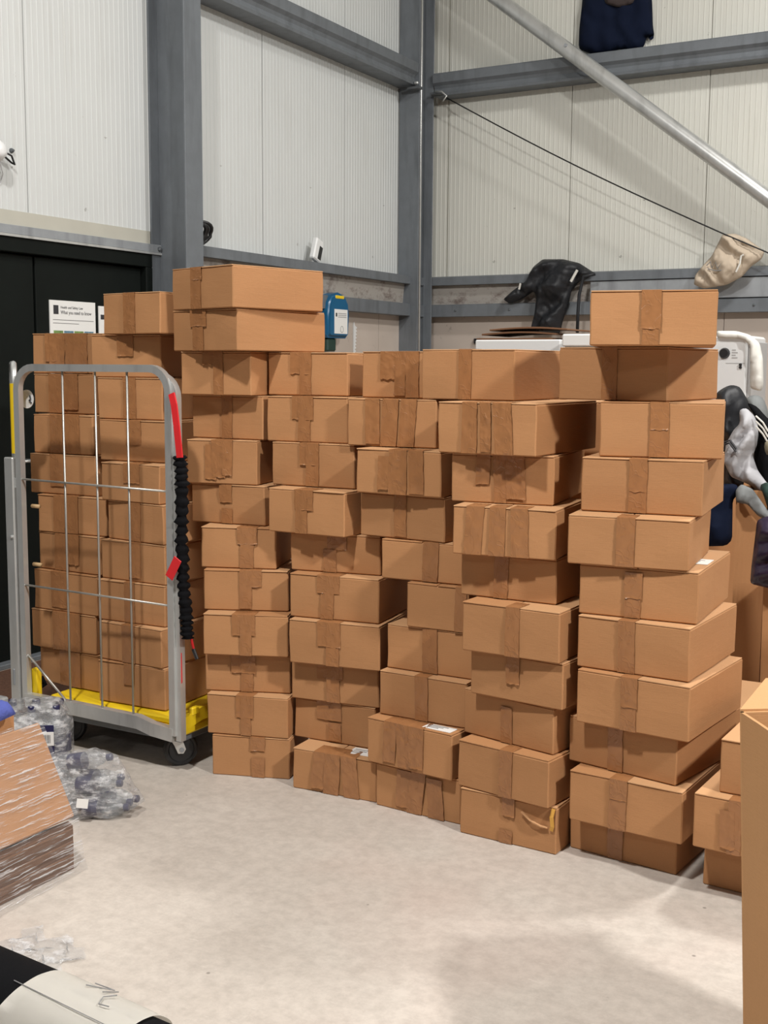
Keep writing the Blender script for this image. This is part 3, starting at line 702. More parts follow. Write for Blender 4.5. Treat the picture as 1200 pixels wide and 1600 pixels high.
obj('corner_block', box(B(), -3.492, -3.462, YC+0.02, YC+0.05, 0.17, 0.30, 0.004), 'yellow', base)
obj('base_beam', box(B(), -3.46, x1-0.01, YC+0.05, 4.10, 0.105, 0.135, 0.004), 'galv', cage)
def caster(x, y, a):
    R_ = Matrix.Translation((x, y, 0)) @ Matrix.Rotation(math.radians(a), 4, 'Z')
    bm = B(); box(bm, -0.035, 0.035, -0.035, 0.035, 0.128, 0.136)
    for s in (-1, 1):
        extrude_profile(bm, [(-0.020, 0.130), (0.028, 0.130), (0.050, 0.066), (0.040, 0.050), (0.020, 0.052), (0.006, 0.085)], 'X', s*0.021-0.0015, s*0.021+0.0015)
    bmesh.ops.transform(bm, matrix=R_, verts=bm.verts)
    f = obj('caster_fork', bm, 'zinc', cage)
    Rw = R_ @ Matrix.Translation((0, 0.034, 0.065)) @ Matrix.Rotation(math.pi/2, 4, 'Y')
    w = obj('caster_wheel', lathe(B(), [(0.012, -0.012), (0.030, -0.010), (0.046, -0.012), (0.050, -0.017), (0.058, -0.017), (0.0645, -0.009), (0.065, 0.009), (0.058, 0.017), (0.050, 0.017), (0.046, 0.012), (0.030, 0.010), (0.012, 0.012)], 36, Rw), 'rubber', f, smooth=True, sharp=35)
    w['label'] = 'black rubber wheel'
    obj('axle_bolt', lathe(B(), [(0.009, -0.026), (0.009, 0.026)], 10, Rw), 'galv_light', f)
caster(-2.825, 3.40, -38); caster(-3.40, 3.42, -60); caster(-3.40, 4.02, 30); caster(-2.80, 4.02, 80)
# elastic strap hanging at the right post
stp = obj('strap', tube(B(), [at(268, 615, Y=3.312), at(272, 632, Y=3.308), at(276, 665, Y=3.308), at(281, 715, Y=3.312)], 0.0, flat=(0.026, 0.006)), 'red', cage); stp['label'] = 'red webbing strap'
bm = B(); pts = [at(281, 712, Y=3.335), at(285, 760, Y=3.335), at(284, 830, Y=3.335), at(286, 900, Y=3.335), at(291, 960, Y=3.335), at(293, 1000, Y=3.335)]
dense = [pts[i].lerp(pts[i+1], j/14) for i in range(5) for j in range(14)]
tube(bm, dense, [0.021+0.006*math.sin(k*2.1)+0.005*noise.noise(Vector((k*0.9, 2, 1))) for k in range(len(dense))], 12)
for v in bm.verts: v.co += Vector((noise.noise(v.co*45), noise.noise(v.co*45+Vector((5, 0, 0))), 0))*0.006
sl = obj('elastic_sleeve', bm, 'black_cloth', cage, smooth=True); sl['label'] = 'gathered black elastic sleeve'
tgp = at(271, 888, Y=3.30)
tg = obj('pull_tag', box(B(), -0.018, 0.018, -0.002, 0.002, -0.042, 0.042, 0.001, mat=Matrix.Translation(tgp) @ Matrix.Rotation(math.radians(30), 4, 'Y')), 'red', cage); tg['label'] = 'red pull tag'
obj('strap_loop', tube(B(), [at(280, 1005, Y=3.335), at(276, 1030, Y=3.335), at(273, 1075, Y=3.335), at(279, 1083, Y=3.335), at(283, 1065, Y=3.335), at(282, 1020, Y=3.335)], 0.0, flat=(0.009, 0.004)), 'red', cage)
obj('strap_end', tube(B(), [at(298, 995, Y=3.36), at(302, 1012, Y=3.36), at(308, 1028, Y=3.36)], 0.0, flat=(0.004, 0.010)), 'red', cage)
obj('hook_clip', tube(B(), [at(302, 1014, Y=3.357), at(308, 1030, Y=3.357)], 0.007, 8), 'black_plastic', cage)

# ================================================================ left wall things
def text(name, s, size, mat, mw, parent, font_scale_x=1.0):
    cu = bpy.data.curves.new(name, 'FONT'); cu.body = s; cu.size = size; cu.extrude = 0.0003
    tmp = bpy.data.objects.new('tmp', cu); me = bpy.data.meshes.new_from_object(tmp); bpy.data.objects.remove(tmp); bpy.data.curves.remove(cu)
    me.materials.clear(); me.materials.append(M[mat])
    o = bpy.data.objects.new(name, me); COL.objects.link(o)
    o.parent = parent; o.matrix_basis = PM[parent.name].inverted() @ mw @ Matrix.Diagonal((font_scale_x, 1, 1, 1)); return o
XD = XL-0.018
def sheet(y0, y1, z0, z1, label):
    t = thing('notice_sheet', label, 'poster', (XD, (y0+y1)/2, z0), group='notices on the black door')
    obj('paper', box(B(), XD-0.006, XD, y0, y1, z0, z1), 'paper_white', t); return t
FACE = lambda y, z: Matrix(((0, 0, 1, XD+0.0006), (1, 0, 0, y), (0, 1, 0, z), (0, 0, 0, 1)))
s1 = sheet(4.515, 4.845, 1.36, 1.825, 'white health and safety notice with photo strip on the black door')
obj('crest', box(B(), XD, XD+0.001, 4.54, 4.575, 1.755, 1.80), 'ink', s1)
text('lettering', 'Health and Safety Law', 0.018, 'ink', FACE(4.59, 1.785), s1)
text('lettering', 'What you need to know', 0.026, 'ink', FACE(4.59, 1.757), s1, 0.86)
obj('text_line', box(B(), XD, XD+0.0008, 4.535, 4.83, 1.725, 1.728), 'ink_grey', s1)
obj('text_line', box(B(), XD, XD+0.0008, 4.535, 4.72, 1.708, 1.711), 'ink_grey', s1)
for k in range(4): obj('photo', box(B(), XD, XD+0.0008, 4.538+0.074*k, 4.605+0.074*k, 1.58, 1.672), 'photo_green' if k % 2 == 0 else 'photo_blue', s1)
for k in range(6): obj('text_line', box(B(), XD, XD+0.0008, 4.54, 4.82, 1.55-0.02*k, 1.556-0.02*k), 'ink_grey', s1)
s2 = sheet(4.872, 5.17, 1.40, 1.81, 'white notice half hidden behind the top carton in the cage')
obj('heading', box(B(), XD, XD+0.001, 4.885, 5.10, 1.74, 1.765), 'ink', s2)
obj('photo', box(B(), XD, XD+0.0008, 4.885, 5.0, 1.55, 1.65), 'photo_blue', s2)
# small camera with a cable at the left edge
t = thing('wall_camera', 'small white wall camera with a black cable left of the panel joint', 'camera', (XL, 4.17, 2.47))
obj('housing', lathe(B(), [(0.02, -0.05), (0.045, -0.045), (0.05, 0.0), (0.042, 0.035), (0.025, 0.05)], 20, Matrix.Translation((XL+0.06, 4.115, 2.49)) @ Matrix.Rotation(math.radians(75), 4, 'Y')), 'white_plastic', t, smooth=True, sharp=50)
obj('mount', box(B(), XL-0.001, XL+0.02, 4.07, 4.16, 2.46, 2.53, 0.006), 'white_plastic', t)
obj('cable', tube(B(), [(XL+0.05, 4.19, 2.495), (XL+0.05, 4.225, 2.485), (XL+0.03, 4.262, 2.452), (XL+0.02, 4.25, 2.46), (XL+0.03, 4.20, 2.48)], 0.005, 8), 'black_plastic', t, smooth=True)
obj('wire', tube(B(), [(XL+0.03, 4.17, 2.45), (XL+0.015, 4.20, 2.40), (XL+0.01, 4.19, 2.36), (XL+0.01, 4.15, 2.35)], 0.0025, 6), 'light_grey_plastic', t, smooth=True)
tag(obj('screw', lathe(B(), [(0.012, 0), (0.012, 0.006), (0.005, 0.02)], 10, Matrix.Translation((XL, 4.27, 2.52)) @ Matrix.Rotation(math.pi/2, 4, 'Y')), 'galv_dark'), 'dark screw head in the panel beside the wall camera', 'screw')
# coiled cable on the channel behind the wide carton
bm = B()
for r, dz, dy in ((0.055, 0.0, 0.0), (0.05, 0.008, 0.025), (0.06, 0.0, 0.05)):
    tube(bm, [(-4.40+0.02*math.sin(k*0.6)+0.02*dy, 5.60+dy+math.cos(2*math.pi*k/22)*r*1.1, 2.205+r+dz+math.sin(2*math.pi*k/22)*r) for k in range(22)], 0.011, 8, closed=True)
tag(obj('cable_coil', bm, 'black_plastic', smooth=True), 'coil of black cable lying on the channel beside the left column', 'cable')
t = thing('pocket_device', 'small white device with a black screen standing on the left channel', 'device', (-4.36, 6.90, 2.20))
RM = Matrix.Translation((-4.40, 6.87, 2.27)) @ Matrix.Rotation(math.radians(-20), 4, 'X')
obj('case', box(B(), -0.02, 0.02, -0.045, 0.045, -0.075, 0.075, 0.008, mat=RM), 'white_plastic', t)
obj('screen', box(B(), 0.020, 0.023, 0.0, 0.038, -0.06, 0.03, 0.001, mat=RM), 'black_plastic', t)
# blue wall dispenser
t = thing('wall_dispenser', 'rounded blue plastic wall dispenser with white label under the channel', 'dispenser', (XL+0.02, 7.06, 1.69))
bm = B(); prof = [(6.915, 1.71), (6.935, 1.69), (7.16, 1.69), (7.185, 1.71), (7.195, 1.85), (7.18, 1.93), (7.14, 1.98), (7.06, 2.0), (6.97, 1.98), (6.93, 1.93), (6.915, 1.85)]
extrude_profile(bm, prof, 'X', XL+0.02, XL+0.15); es = [e for e in bm.edges if all(abs(v.co.x-(XL+0.15)) < 1e-4 for v in e.verts)]
bmesh.ops.bevel(bm, geom=es, offset=0.02, segments=3, affect='EDGES')
obj('housing', bm, 'blue_plastic', t, smooth=True, sharp=40)
obj('window', box(B(), XL+0.145, XL+0.153, 7.0, 7.11, 1.955, 1.978, 0.004), 'yellow', t)
lb = obj('label_sheet', box(B(), XL+0.149, XL+0.152, 6.985, 7.155, 1.72, 1.885), 'paper_white', t)
for k in range(3): obj('print_line', box(B(), XL+0.152, XL+0.1528, 7.03, 7.14, 1.855-0.012*k, 1.859-0.012*k), 'ink_grey', lb)
obj('print_mark', box(B(), XL+0.152, XL+0.1528, 7.0, 7.018, 1.835, 1.86), 'ink', lb)
obj('print_ring', tube(B(), [(XL+0.1525, 7.08+math.cos(2*math.pi*k/20)*0.018, 1.75+math.sin(2*math.pi*k/20)*0.022) for k in range(20)], 0.0015, 5, closed=True), 'ink_grey', lb)
obj('outlet', box(B(), XL+0.03, XL+0.12, 6.95, 7.06, 1.60, 1.69, 0.01), 'green_dark', t)
# serrated white strip on the board
bm = B(); zz = [1.60+0.0225*k for k in range(9)]
pr = [(7.445, 1.55), (7.445, 1.79), (7.455, 1.815), (7.465, 1.79)]
for k in range(10): pr += [(7.495-0.002*k, 1.775-0.024*k), (7.475-0.002*k, 1.765-0.024*k)]
extrude_profile(bm, pr, 'X', XL+0.021, XL+0.028)
tag(obj('toothed_strip', bm, 'white_plastic'), 'white toothed plastic strip fixed upright on the board', 'strip')
# doormat in front of the door
tag(obj('doormat', box(B(), -4.40, -3.80, 3.2, 4.55, 0.0, 0.018, 0.006), 'mat_brown'), 'brown coir doormat lying before the black door', 'doormat')
bk = box(B(), -3.93, -3.80, 3.30, 3.52, 0.018, 0.10, 0.008); tag(obj('concrete_block', bk, 'light_grey_plastic'), 'pale grey block on the floor left of the cage', 'block')

# ================================================================ things on and by the end wall
def garment(name, label, px, Y, mat, thick=0.06, group='clothes hung on the end wall', nrm=(0, -1, 0), parent=None, cat='garment', **k):
    ol = outline_on(px, Y); ox = sum(p[0] for p in ol)/len(ol); oz = min(p[1] for p in ol)
    t = thing(name, label, cat, (ox, Y, oz), group=group)
    obj('fabric', cloth(ol, (0, Y, 0), (1, 0, 0), (0, 0, 1), nrm, thick, **k), mat, t, smooth=True)
    return t
t = garment('sweatshirt', 'navy sweatshirt hanging high on the end wall above the rail',
    [(912, -26), (935, -34), (990, -34), (1012, -26), (1019, 0), (1020, 40), (1023, 60), (1016, 66), (1012, 54), (1005, 77), (985, 79), (962, 77), (955, 84), (925, 85), (904, 77), (905, 45), (909, 10)], 8.47, 'navy', 0.045, fold=0.008, ffreq=40, step=0.025, lumps=0.015, cat='sweatshirt')
obj('neck_lining', cloth(outline_on([(938, -20), (996, -20), (990, 5), (968, 12), (946, 6)], 8.415), (0, 8.415, 0), (1, 0, 0), (0, 0, 1), (0, -1, 0), 0.012, fold=0.002, lumps=0.004), 'lining_brown', t, smooth=True)
t = garment('jacket', 'black jacket draped over the channel with one sleeve out to the left',
    [(786, 468), (800, 455), (821, 440), (833, 417), (848, 405), (880, 405), (905, 411), (930, 427), (921, 433), (905, 440), (893, 455), (888, 478), (880, 500), (874, 522), (828, 520), (835, 490), (838, 464), (834, 455), (815, 468), (797, 475)], 8.36, 'jacket_black', 0.07, fold=0.03, ffreq=48, fdir=(0.8, -0.6), step=0.014, seed=3.1, cat='jacket')
obj('white_trim', tube(B(), [at(811, 452, Y=8.29), at(813, 443, Y=8.28)], 0.008, 6), 'white_cloth', t)
obj('white_trim', tube(B(), [at(892, 440, Y=8.27), at(902, 422, Y=8.27)], 0.010, 6), 'white_cloth', t)
obj('drawcord', tube(B(), [at(930, 428, Y=8.25), at(912, 432, Y=8.24), at(905, 460, Y=8.24), at(903, 490, Y=8.24), at(902, 520, Y=8.24)], 0.012, 8), 'jacket_black', t, smooth=True)
t = garment('trousers', 'beige garment with dark print hanging from the line over the channel',
    [(1129, 366), (1148, 365), (1166, 372), (1195, 393), (1190, 405), (1174, 416), (1160, 432), (1136, 445), (1100, 451), (1084, 445), (1086, 430), (1098, 415), (1112, 400), (1120, 384)], 8.26, 'beige_cloth', 0.05, fold=0.026, ffreq=52, fdir=(0.75, 0.65), step=0.012, seed=5.0, lumps=0.03)
scr_ = [at(x, y, Y=8.185) for x, y in ((1104, 415), (1110, 409), (1112, 419), (1118, 410), (1121, 420), (1127, 411), (1130, 421), (1134, 412), (1132, 422), (1118, 423), (1106, 420))]
obj('print', tube(B(), scr_, 0.004, 5), 'ink_grey', t)
obj('drawstring', tube(B(), [at(1162, 398, Y=8.17), at(1158, 400, Y=8.17), at(1156, 412, Y=8.17), at(1150, 425, Y=8.17)], 0.006, 6), 'white_cloth', t)
# boxes and card lying behind the stacks
q0 = at(747, 545, Y=5.6); q1 = at(876, 545, Y=5.6); ztr = at(760, 531, Y=5.59).z; a, b_ = at(877, 545, Y=5.45), at(940, 545, Y=5.45)
def hidden_box(x0, x1, y0, y1, z0, z1, label):
    t = thing('storage_carton', label, 'carton', ((x0+x1)/2, (y0+y1)/2, z0), group='large cartons behind the stacks')
    obj('body', box(B(), x0, x1, y0, y1, z0, z1-0.005, 0.004), 'cardboard', t)
    xm = (x0+x1)/2
    for u0, u1 in ((x0+0.001, xm-0.002), (xm+0.002, x1-0.001)): obj('flap', box(B(), u0, u1, y0, y1, z1-0.005, z1, 0.001), 'cardboard_edge', t)
hidden_box(q0.x-0.02, q1.x+0.005, 5.58, 6.02, 0.0, 0.76, 'large brown carton standing on the floor under the white tray')
hidden_box(q0.x-0.02, q1.x+0.005, 5.58, 6.02, 0.761, 1.515, 'large brown carton directly under the white tray')
hidden_box(a.x-0.0, b_.x+0.12, 5.42, 5.84, 0.0, 0.76, 'large brown carton standing on the floor under the white lidded box')
hidden_box(a.x-0.0, b_.x+0.12, 5.42, 5.84, 0.761, 1.515, 'large brown carton directly under the white lidded box')
hidden_box(-1.62, -1.24, 4.08, 4.5, 0.0, 0.69, 'brown filler carton on the floor, added to darken the gap behind the fourth stack')  # this carton and the one above are added to keep the gap dark
hidden_box(-1.62, -1.24, 4.08, 4.5, 0.691, 1.38, 'upper brown filler carton, added to darken the gap behind the fourth stack')
hidden_box(-1.0, -0.45, 3.86, 4.24, 0.0, 0.40, 'low brown filler carton, added behind the short stack to block a light streak')  # added to stop light leaking between the stacks onto the floor
t = thing('storage_tray', 'white plastic tray seen above the third and fourth stacks', 'tray', ((q0.x+q1.x)/2, 5.8, 1.516))
obj('shell', box(B(), q0.x, q1.x, 5.6, 6.0, 1.516, 1.575, 0.01), 'white_plastic', t)
obj('rim', box(B(), q0.x-0.012, q1.x+0.003, 5.588, 6.012, 1.575, ztr, 0.006), 'white_plastic', t)
for k, (pa, pb, dz) in enumerate(((752, 870, 0.0), (760, 876, 0.022), (772, 893, 0.044))):
    c_, d_ = at(pa, 525, Y=5.7), at(pb, 525, Y=5.7)
    bm = box(B(), c_.x, d_.x, 5.64, 5.99, ztr+0.001+dz, ztr+0.010+dz, 0.002)
    bmesh.ops.subdivide_edges(bm, edges=[e for e in bm.edges if e.calc_length() > 0.2], cuts=5, use_grid_fill=True)
    for v in bm.verts: v.co.z += 0.011*math.sin((v.co.x-c_.x)/(d_.x-c_.x)*3.1)*(k > 0)
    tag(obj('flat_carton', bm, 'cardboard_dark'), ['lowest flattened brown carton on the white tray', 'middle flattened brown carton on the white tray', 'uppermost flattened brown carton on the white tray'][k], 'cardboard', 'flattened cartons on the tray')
t = thing('paper_box', 'white lidded paper box beside the top carton of the tallest stack', 'box', ((a.x+b_.x)/2, 5.6, 1.516))
obj('body', box(B(), a.x+0.012, b_.x, 5.45, 5.8, 1.516, 1.60, 0.006), 'white_plastic', t)
obj('lid', box(B(), a.x+0.006, b_.x+0.008, 5.44, 5.81, 1.60, at(890, 522, Y=5.45).z, 0.006), 'paper_white', t)
tag(obj('socket', box(B(), at(741, 530, Y=8.47).x, at(751, 530, Y=8.47).x, 8.455, 8.48, at(745, 537, Y=8.47).z, at(745, 529, Y=8.47).z, 0.004), 'black_plastic'), 'small black square socket on the beige board', 'socket')
# white appliance with a towel
YA = 6.2
t = thing('appliance', 'white appliance with grey print standing behind the tallest stack', 'appliance', (-1.45, YA+0.3, at(1166, 712, Y=YA).z))
a, b_ = at(1105, 600, Y=YA), at(1166, 600, Y=YA); zt_ = at(1150, 524, Y=YA).z
zl = at(1166, 712, Y=YA).z
hidden_box(a.x-0.2, b_.x+0.02, YA, YA+0.44, 0.0, zl-0.002, 'brown carton carrying the white appliance')
obj('body', box(B(), a.x-0.2, b_.x, YA, YA+0.42, zl, zt_, 0.012), 'white_plastic', t)
obj('side_panel', box(B(), b_.x+0.001, b_.x+0.012, YA+0.01, YA+0.41, zl+0.02, zt_-0.03, 0.003), 'light_grey_plastic', t)
for k in range(4): obj('print_line', box(B(), at(1144, 545, Y=YA).x, at(1150+k % 2*3, 545, Y=YA).x, YA-0.002, YA, at(1145, 546+4*k, Y=YA).z-0.006, at(1145, 546+4*k, Y=YA).z), 'light_grey_plastic', t)
obj('panel_line', box(B(), at(1134, 566, Y=YA).x, at(1164, 566, Y=YA).x, YA-0.002, YA, at(1145, 567, Y=YA).z-0.003, at(1145, 567, Y=YA).z), 'light_grey_plastic', t)
for yy in (570, 574): obj('knob', lathe(B(), [(0.008, 0), (0.006, 0.012)], 10, Matrix.Translation(at(1157, yy, Y=YA)) @ Matrix.Rotation(math.pi/2, 4, 'X')), 'black_plastic', t)
obj('dial', lathe(B(), [(0.028, 0), (0.022, 0.02)], 18, Matrix.Translation(at(1132, 552, Y=YA)) @ Matrix.Rotation(math.pi/2, 4, 'X')), 'black_plastic', t)
t = garment('towel', 'white towel draped over the top corner of the white appliance',
    [(1118, 517), (1150, 517), (1172, 523), (1187, 536), (1192, 560), (1193, 600), (1190, 612), (1172, 607), (1172, 560), (1172, 540), (1160, 530), (1120, 529)], YA-0.02, 'white_cloth', 0.025, fold=0.012, ffreq=70, fdir=(1, 0.05), step=0.014, group='clothes piled behind the stacks', cat='towel')

# clothes heaped in tall cartons behind the tallest stack
YK = 5.35
def open_carton(name, label, x0, x1, y0, y1, z1, flare, mat, group):
    t = thing(name, label, 'carton', ((x0+x1)/2, (y0+y1)/2, 0), group=group); th = 0.007
    for nm, c4 in (('panel', ((x0, y0), (x1, y0))), ('panel', ((x1, y0), (x1, y1))), ('panel', ((x1, y1), (x0, y1))), ('panel', ((x0, y1), (x0, y0)))):
        (ax, ay), (bx_, by) = c4; cx, cy = (x0+x1)/2, (y0+y1)/2
        def fl(x, y, s): return (cx+(x-cx)*(1+flare*s), cy+(y-cy)*(1+flare*s))
        bm = B(); n = 7; grid = []
        for j in range(n+1):
            s = j/n; row = []
            for i in range(n+1):
                p = Vector((ax, ay)).lerp(Vector((bx_, by)), i/n); px_, py_ = fl(p.x, p.y, s)
                e = Vector((by-ay, -(bx_-ax))).normalized()*(0.010*noise.noise(Vector((px_*5, py_*5, s*4)))*math.sin(math.pi*i/n))
                row.append(bm.verts.new((px_+e.x, py_+e.y, max(0.0, z1*s+(0.008*noise.noise(Vector((px_*9, py_*9, 1))) if j == n else 0)))))
            grid.append(row)
        for j in range(n):
            for i in range(n): bm.faces.new((grid[j][i], grid[j][i+1], grid[j+1][i+1], grid[j+1][i]))
        r = bmesh.ops.extrude_face_region(bm, geom=list(bm.faces)); d2 = Vector((-(by-ay), (bx_-ax), 0)).normalized()*th
        for v in [g_ for g_ in r['geom'] if isinstance(g_, bmesh.types.BMVert)]: v.co += d2
        obj(nm, bm, mat, t)
    obj('bottom', box(B(), x0+0.01, x1-0.01, y0+0.01, y1-0.01, 0.0, 0.008), mat, t)
    return t
a = at(1147, 900, Y=YK); b_ = at(1186, 900, Y=YK)
open_carton('tall_carton', 'tall open brown carton filled with clothes behind the tallest stack', a.x, b_.x+0.02, YK, YK+0.45, at(1142, 764, Y=YK).z, 0.05, 'cardboard', 'tall cartons of clothes')
a2 = at(1191, 1000, Y=5.1)
open_carton('tall_carton', 'open brown carton under the purple padded jacket at the right edge', a2.x, a2.x+0.45, 5.1, 5.55, at(1195, 905, Y=5.1).z, 0.02, 'cardboard', 'tall cartons of clothes')
GP = 'clothes piled behind the stacks'
garment('jumper', 'black jumper heaped on top of the tall carton of clothes', [(1118, 615), (1130, 606), (1142, 601), (1156, 604), (1169, 626), (1172, 642), (1164, 655), (1174, 700), (1160, 765), (1130, 768), (1122, 690)], YK+0.20, 'jacket_black', 0.09, step=0.013, fold=0.03, ffreq=50, seed=2.2, group=GP, cat='jumper')
t = garment('sports_trousers', 'light grey sports trousers with dark stripes hanging over the clothes pile', [(1155, 640), (1166, 637), (1179, 650), (1185, 668), (1183, 695), (1176, 712), (1184, 735), (1206, 765), (1208, 782), (1172, 758), (1142, 745), (1131, 722), (1134, 694), (1146, 672), (1156, 662)], YK+0.06, 'grey_cloth', 0.06, step=0.011, fold=0.030, ffreq=75, fdir=(1.0, -0.35), seed=4.4, group=GP, cat='trousers')
for k in range(2): obj('stripe', tube(B(), [at(1131+k, 695-k*4, Y=YK-0.03), at(1140+k, 692-k*4, Y=YK-0.05), at(1150+k, 706-k*4, Y=YK-0.045)], 0.005, 6), 'ink', t)
t = garment('track_top', 'black track top with thin white stripes at the right of the pile', [(1166, 628), (1182, 634), (1196, 650), (1215, 668), (1225, 780), (1195, 770), (1180, 735), (1178, 705), (1186, 680), (1182, 655)], YK+0.14, 'black_cloth', 0.08, step=0.018, fold=0.02, seed=6.1, group=GP, cat='track top')
for k in range(3): obj('stripe', tube(B(), [at(1181, 650+k*8, Y=YK+0.02), at(1192, 660+k*9, Y=YK+0.01), at(1200, 674+k*9, Y=YK+0.02)], 0.004, 6), 'white_cloth', t)
garment('scarf', 'dark grey cloth bundle behind the black track top', [(1164, 622), (1178, 616), (1192, 620), (1200, 640), (1204, 700), (1196, 770), (1172, 770), (1168, 700)], YK+0.30, 'midgrey_cloth', 0.07, step=0.018, seed=8.0, group=GP, cat='cloth')
garment('navy_jumper', 'navy jumper hanging down the left side of the tall carton', [(1096, 772), (1126, 756), (1152, 756), (1156, 770), (1145, 780), (1144, 845), (1136, 853), (1096, 854)], YK-0.04, 'navy', 0.05, step=0.018, fold=0.015, seed=9.3, group=GP, cat='jumper')
garment('t_shirt', 'mid grey t-shirt hanging over the front of the tall carton', [(1149, 766), (1158, 756), (1176, 764), (1190, 784), (1210, 812), (1196, 812), (1184, 806), (1168, 788), (1150, 785)], YK-0.06, 'midgrey_cloth', 0.045, step=0.010, fold=0.026, ffreq=60, fdir=(0.7, 0.7), seed=10.2, group=GP, cat='t-shirt')
garment('green_top', 'dark green top showing under the grey sports trousers', [(1186, 756), (1205, 752), (1222, 780), (1222, 815), (1200, 800)], YK+0.0, 'green_cloth', 0.06, step=0.018, seed=11.0, group=GP, cat='top')
garment('olive_cloth', 'small olive cloth scrap at the right edge of the pile', [(1193, 690), (1215, 685), (1220, 712), (1196, 712)], YK+0.0, 'olive_cloth', 0.05, step=0.018, seed=12.0, group=GP, cat='cloth')
t = garment('padded_jacket', 'dark purple padded jacket hanging over the right-hand carton', [(1183, 812), (1200, 806), (1240, 810), (1242, 925), (1205, 920), (1172, 912), (1174, 885), (1179, 845)], 5.02, 'purple_puffer', 0.07, step=0.014, fold=0.022, ffreq=75, fdir=(0.15, 1.0), seed=13.0, group=GP, cat='jacket', lumps=0.02)

# ================================================================ near carton at the right
A0 = at(1156, 1112, Y=2.39); th_ = math.radians(-53); e1 = Vector((math.cos(th_), math.sin(th_), 0)); e2 = Vector((-e1.y, e1.x, 0)); zr = A0.z
t = thing('open_carton', 'large open brown carton cut off by the right edge, nearest the camera', 'carton', (A0.x+0.3, A0.y-0.05, 0))
L1, L2, th2 = 0.50, 0.42, 0.007
def quad_panel(name, pa, pb, pc, pd, nrm, mat, th=0.007, n=6, seed=0.0):
    bm = B(); g = []
    for j in range(n+1):
        row = []
        for i in range(n+1):
            p = pa.lerp(pb, i/n).lerp(pd.lerp(pc, i/n), j/n); w_ = math.sin(math.pi*i/n)*0.006*noise.noise(Vector((i*0.6, j*0.6, seed)))
            row.append(bm.verts.new(p+nrm*w_))
        g.append(row)
    for j in range(n):
        for i in range(n): bm.faces.new((g[j][i], g[j][i+1], g[j+1][i+1], g[j+1][i]))
    r = bmesh.ops.extrude_face_region(bm, geom=list(bm.faces))
    for v in [g_ for g_ in r['geom'] if isinstance(g_, bmesh.types.BMVert)]: v.co += nrm*th
    return obj(name, bm, mat, t)
tops = [A0, A0+e1*L1, A0+e1*L1+e2*L2, A0+e2*L2]; cc = (tops[0]+tops[2])/2
bots = [Vector((cc.x+(p.x-cc.x)*0.86, cc.y+(p.y-cc.y)*0.86, 0.0)) for p in tops]
for k in range(4):
    n_ = (cc-(tops[k]+tops[(k+1) % 4])/2).normalized(); n_.z = 0
    quad_panel('panel', bots[k], bots[(k+1) % 4], tops[(k+1) % 4], tops[k], n_, 'cardboard_pale', seed=k*3.0)
obj('bottom', box(B(), -L1*0.42, L1*0.42, -L2*0.42, L2*0.42, 0.001, 0.009, mat=Matrix.Translation((cc.x, cc.y, 0)) @ Matrix.Rotation(th_, 4, 'Z')), 'cardboard_pale', t)
fo = -e1*0.10+Vector((0, 0, 0.035))
quad_panel('flap', tops[3], tops[0], tops[0]+fo+e2*0.10, tops[3]+fo, Vector((0, 0, 1)), 'cardboard_pale', 0.005, 4, 20.0)

# ================================================================ lower left corner
# tilted shrink-wrapped carton
P0 = Vector((-2.478, 2.535, 0.162)); eY = Vector((0, -1, 0)); eU = Vector((-0.452, 0, 0.892)); eN = Vector((0.892, 0, 0.452))
t = thing('wrapped_carton', 'brown carton leaning back, wrapped in clear stretch film, at the left edge', 'carton', (-2.6, 2.3, 0.0))
bm = B(); box(bm, 0, 0.46, 0, 0.30, -0.34, 0, 0.004)
MW = Matrix(((eY.x, eU.x, eN.x, P0.x), (eY.y, eU.y, eN.y, P0.y), (eY.z, eU.z, eN.z, P0.z), (0, 0, 0, 1)))
bmesh.ops.transform(bm, matrix=MW, verts=bm.verts)
for v in bm.verts: v.co.z = max(v.co.z, 0.012)
obj('body', bm, 'cardboard', t)
bm = B(); nu, nv = 40, 30; rows = []
for j in range(nv+1):
    row = []
    for i in range(nu+1):
        u, v = -0.004+0.47*i/nu, -0.008+0.318*j/nv
        n_ = 0.008+0.004*noise.noise(Vector((u*14, v*40+u*22, 3)))+0.004*noise.noise(Vector((u*50, v*50, 7)))
        row.append(bm.verts.new(P0+eY*u+eU*v+eN*n_))
    rows.append(row)
# skirt of film down over the crushed card to the floor
sk = []
for j in range(1, 13):
    row = []
    for i in range(nu+1):
        u = -0.004+0.47*i/nu; s = j/12
        base_ = P0+eY*u+eU*(-0.008)
        q = base_.lerp(Vector((-2.462+0.02*s+0.05*s*max(0, (i/nu-0.45)), base_.y-0.0, 0.004)), s)
        q += Vector((1, 0, 0))*(0.006*noise.noise(Vector((u*26+s*9, s*10-u*30, 1)))+0.006)
        row.append(bm.verts.new(q))
    sk.append(row)
allr = sk[::-1]+rows
for a_, b_ in zip(allr, allr[1:]):
    for i in range(nu): bm.faces.new((a_[i], a_[i+1], b_[i+1], b_[i]))
f = obj('stretch_film', bm, 'film', t, smooth=True); f['label'] = 'clear wrinkled stretch film'
t = thing('crushed_carton', 'dark crushed card wrapped in film under the leaning carton', 'cardboard', (-2.56, 2.3, 0.0))
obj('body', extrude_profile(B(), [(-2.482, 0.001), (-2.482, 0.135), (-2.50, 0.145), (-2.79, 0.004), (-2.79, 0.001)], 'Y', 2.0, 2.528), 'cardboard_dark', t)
for k in range(3): obj('fold', box(B(), -2.484, -2.476, 2.0, 2.526, 0.025+0.04*k, 0.050+0.04*k, 0.003), 'cardboard_dark', t)
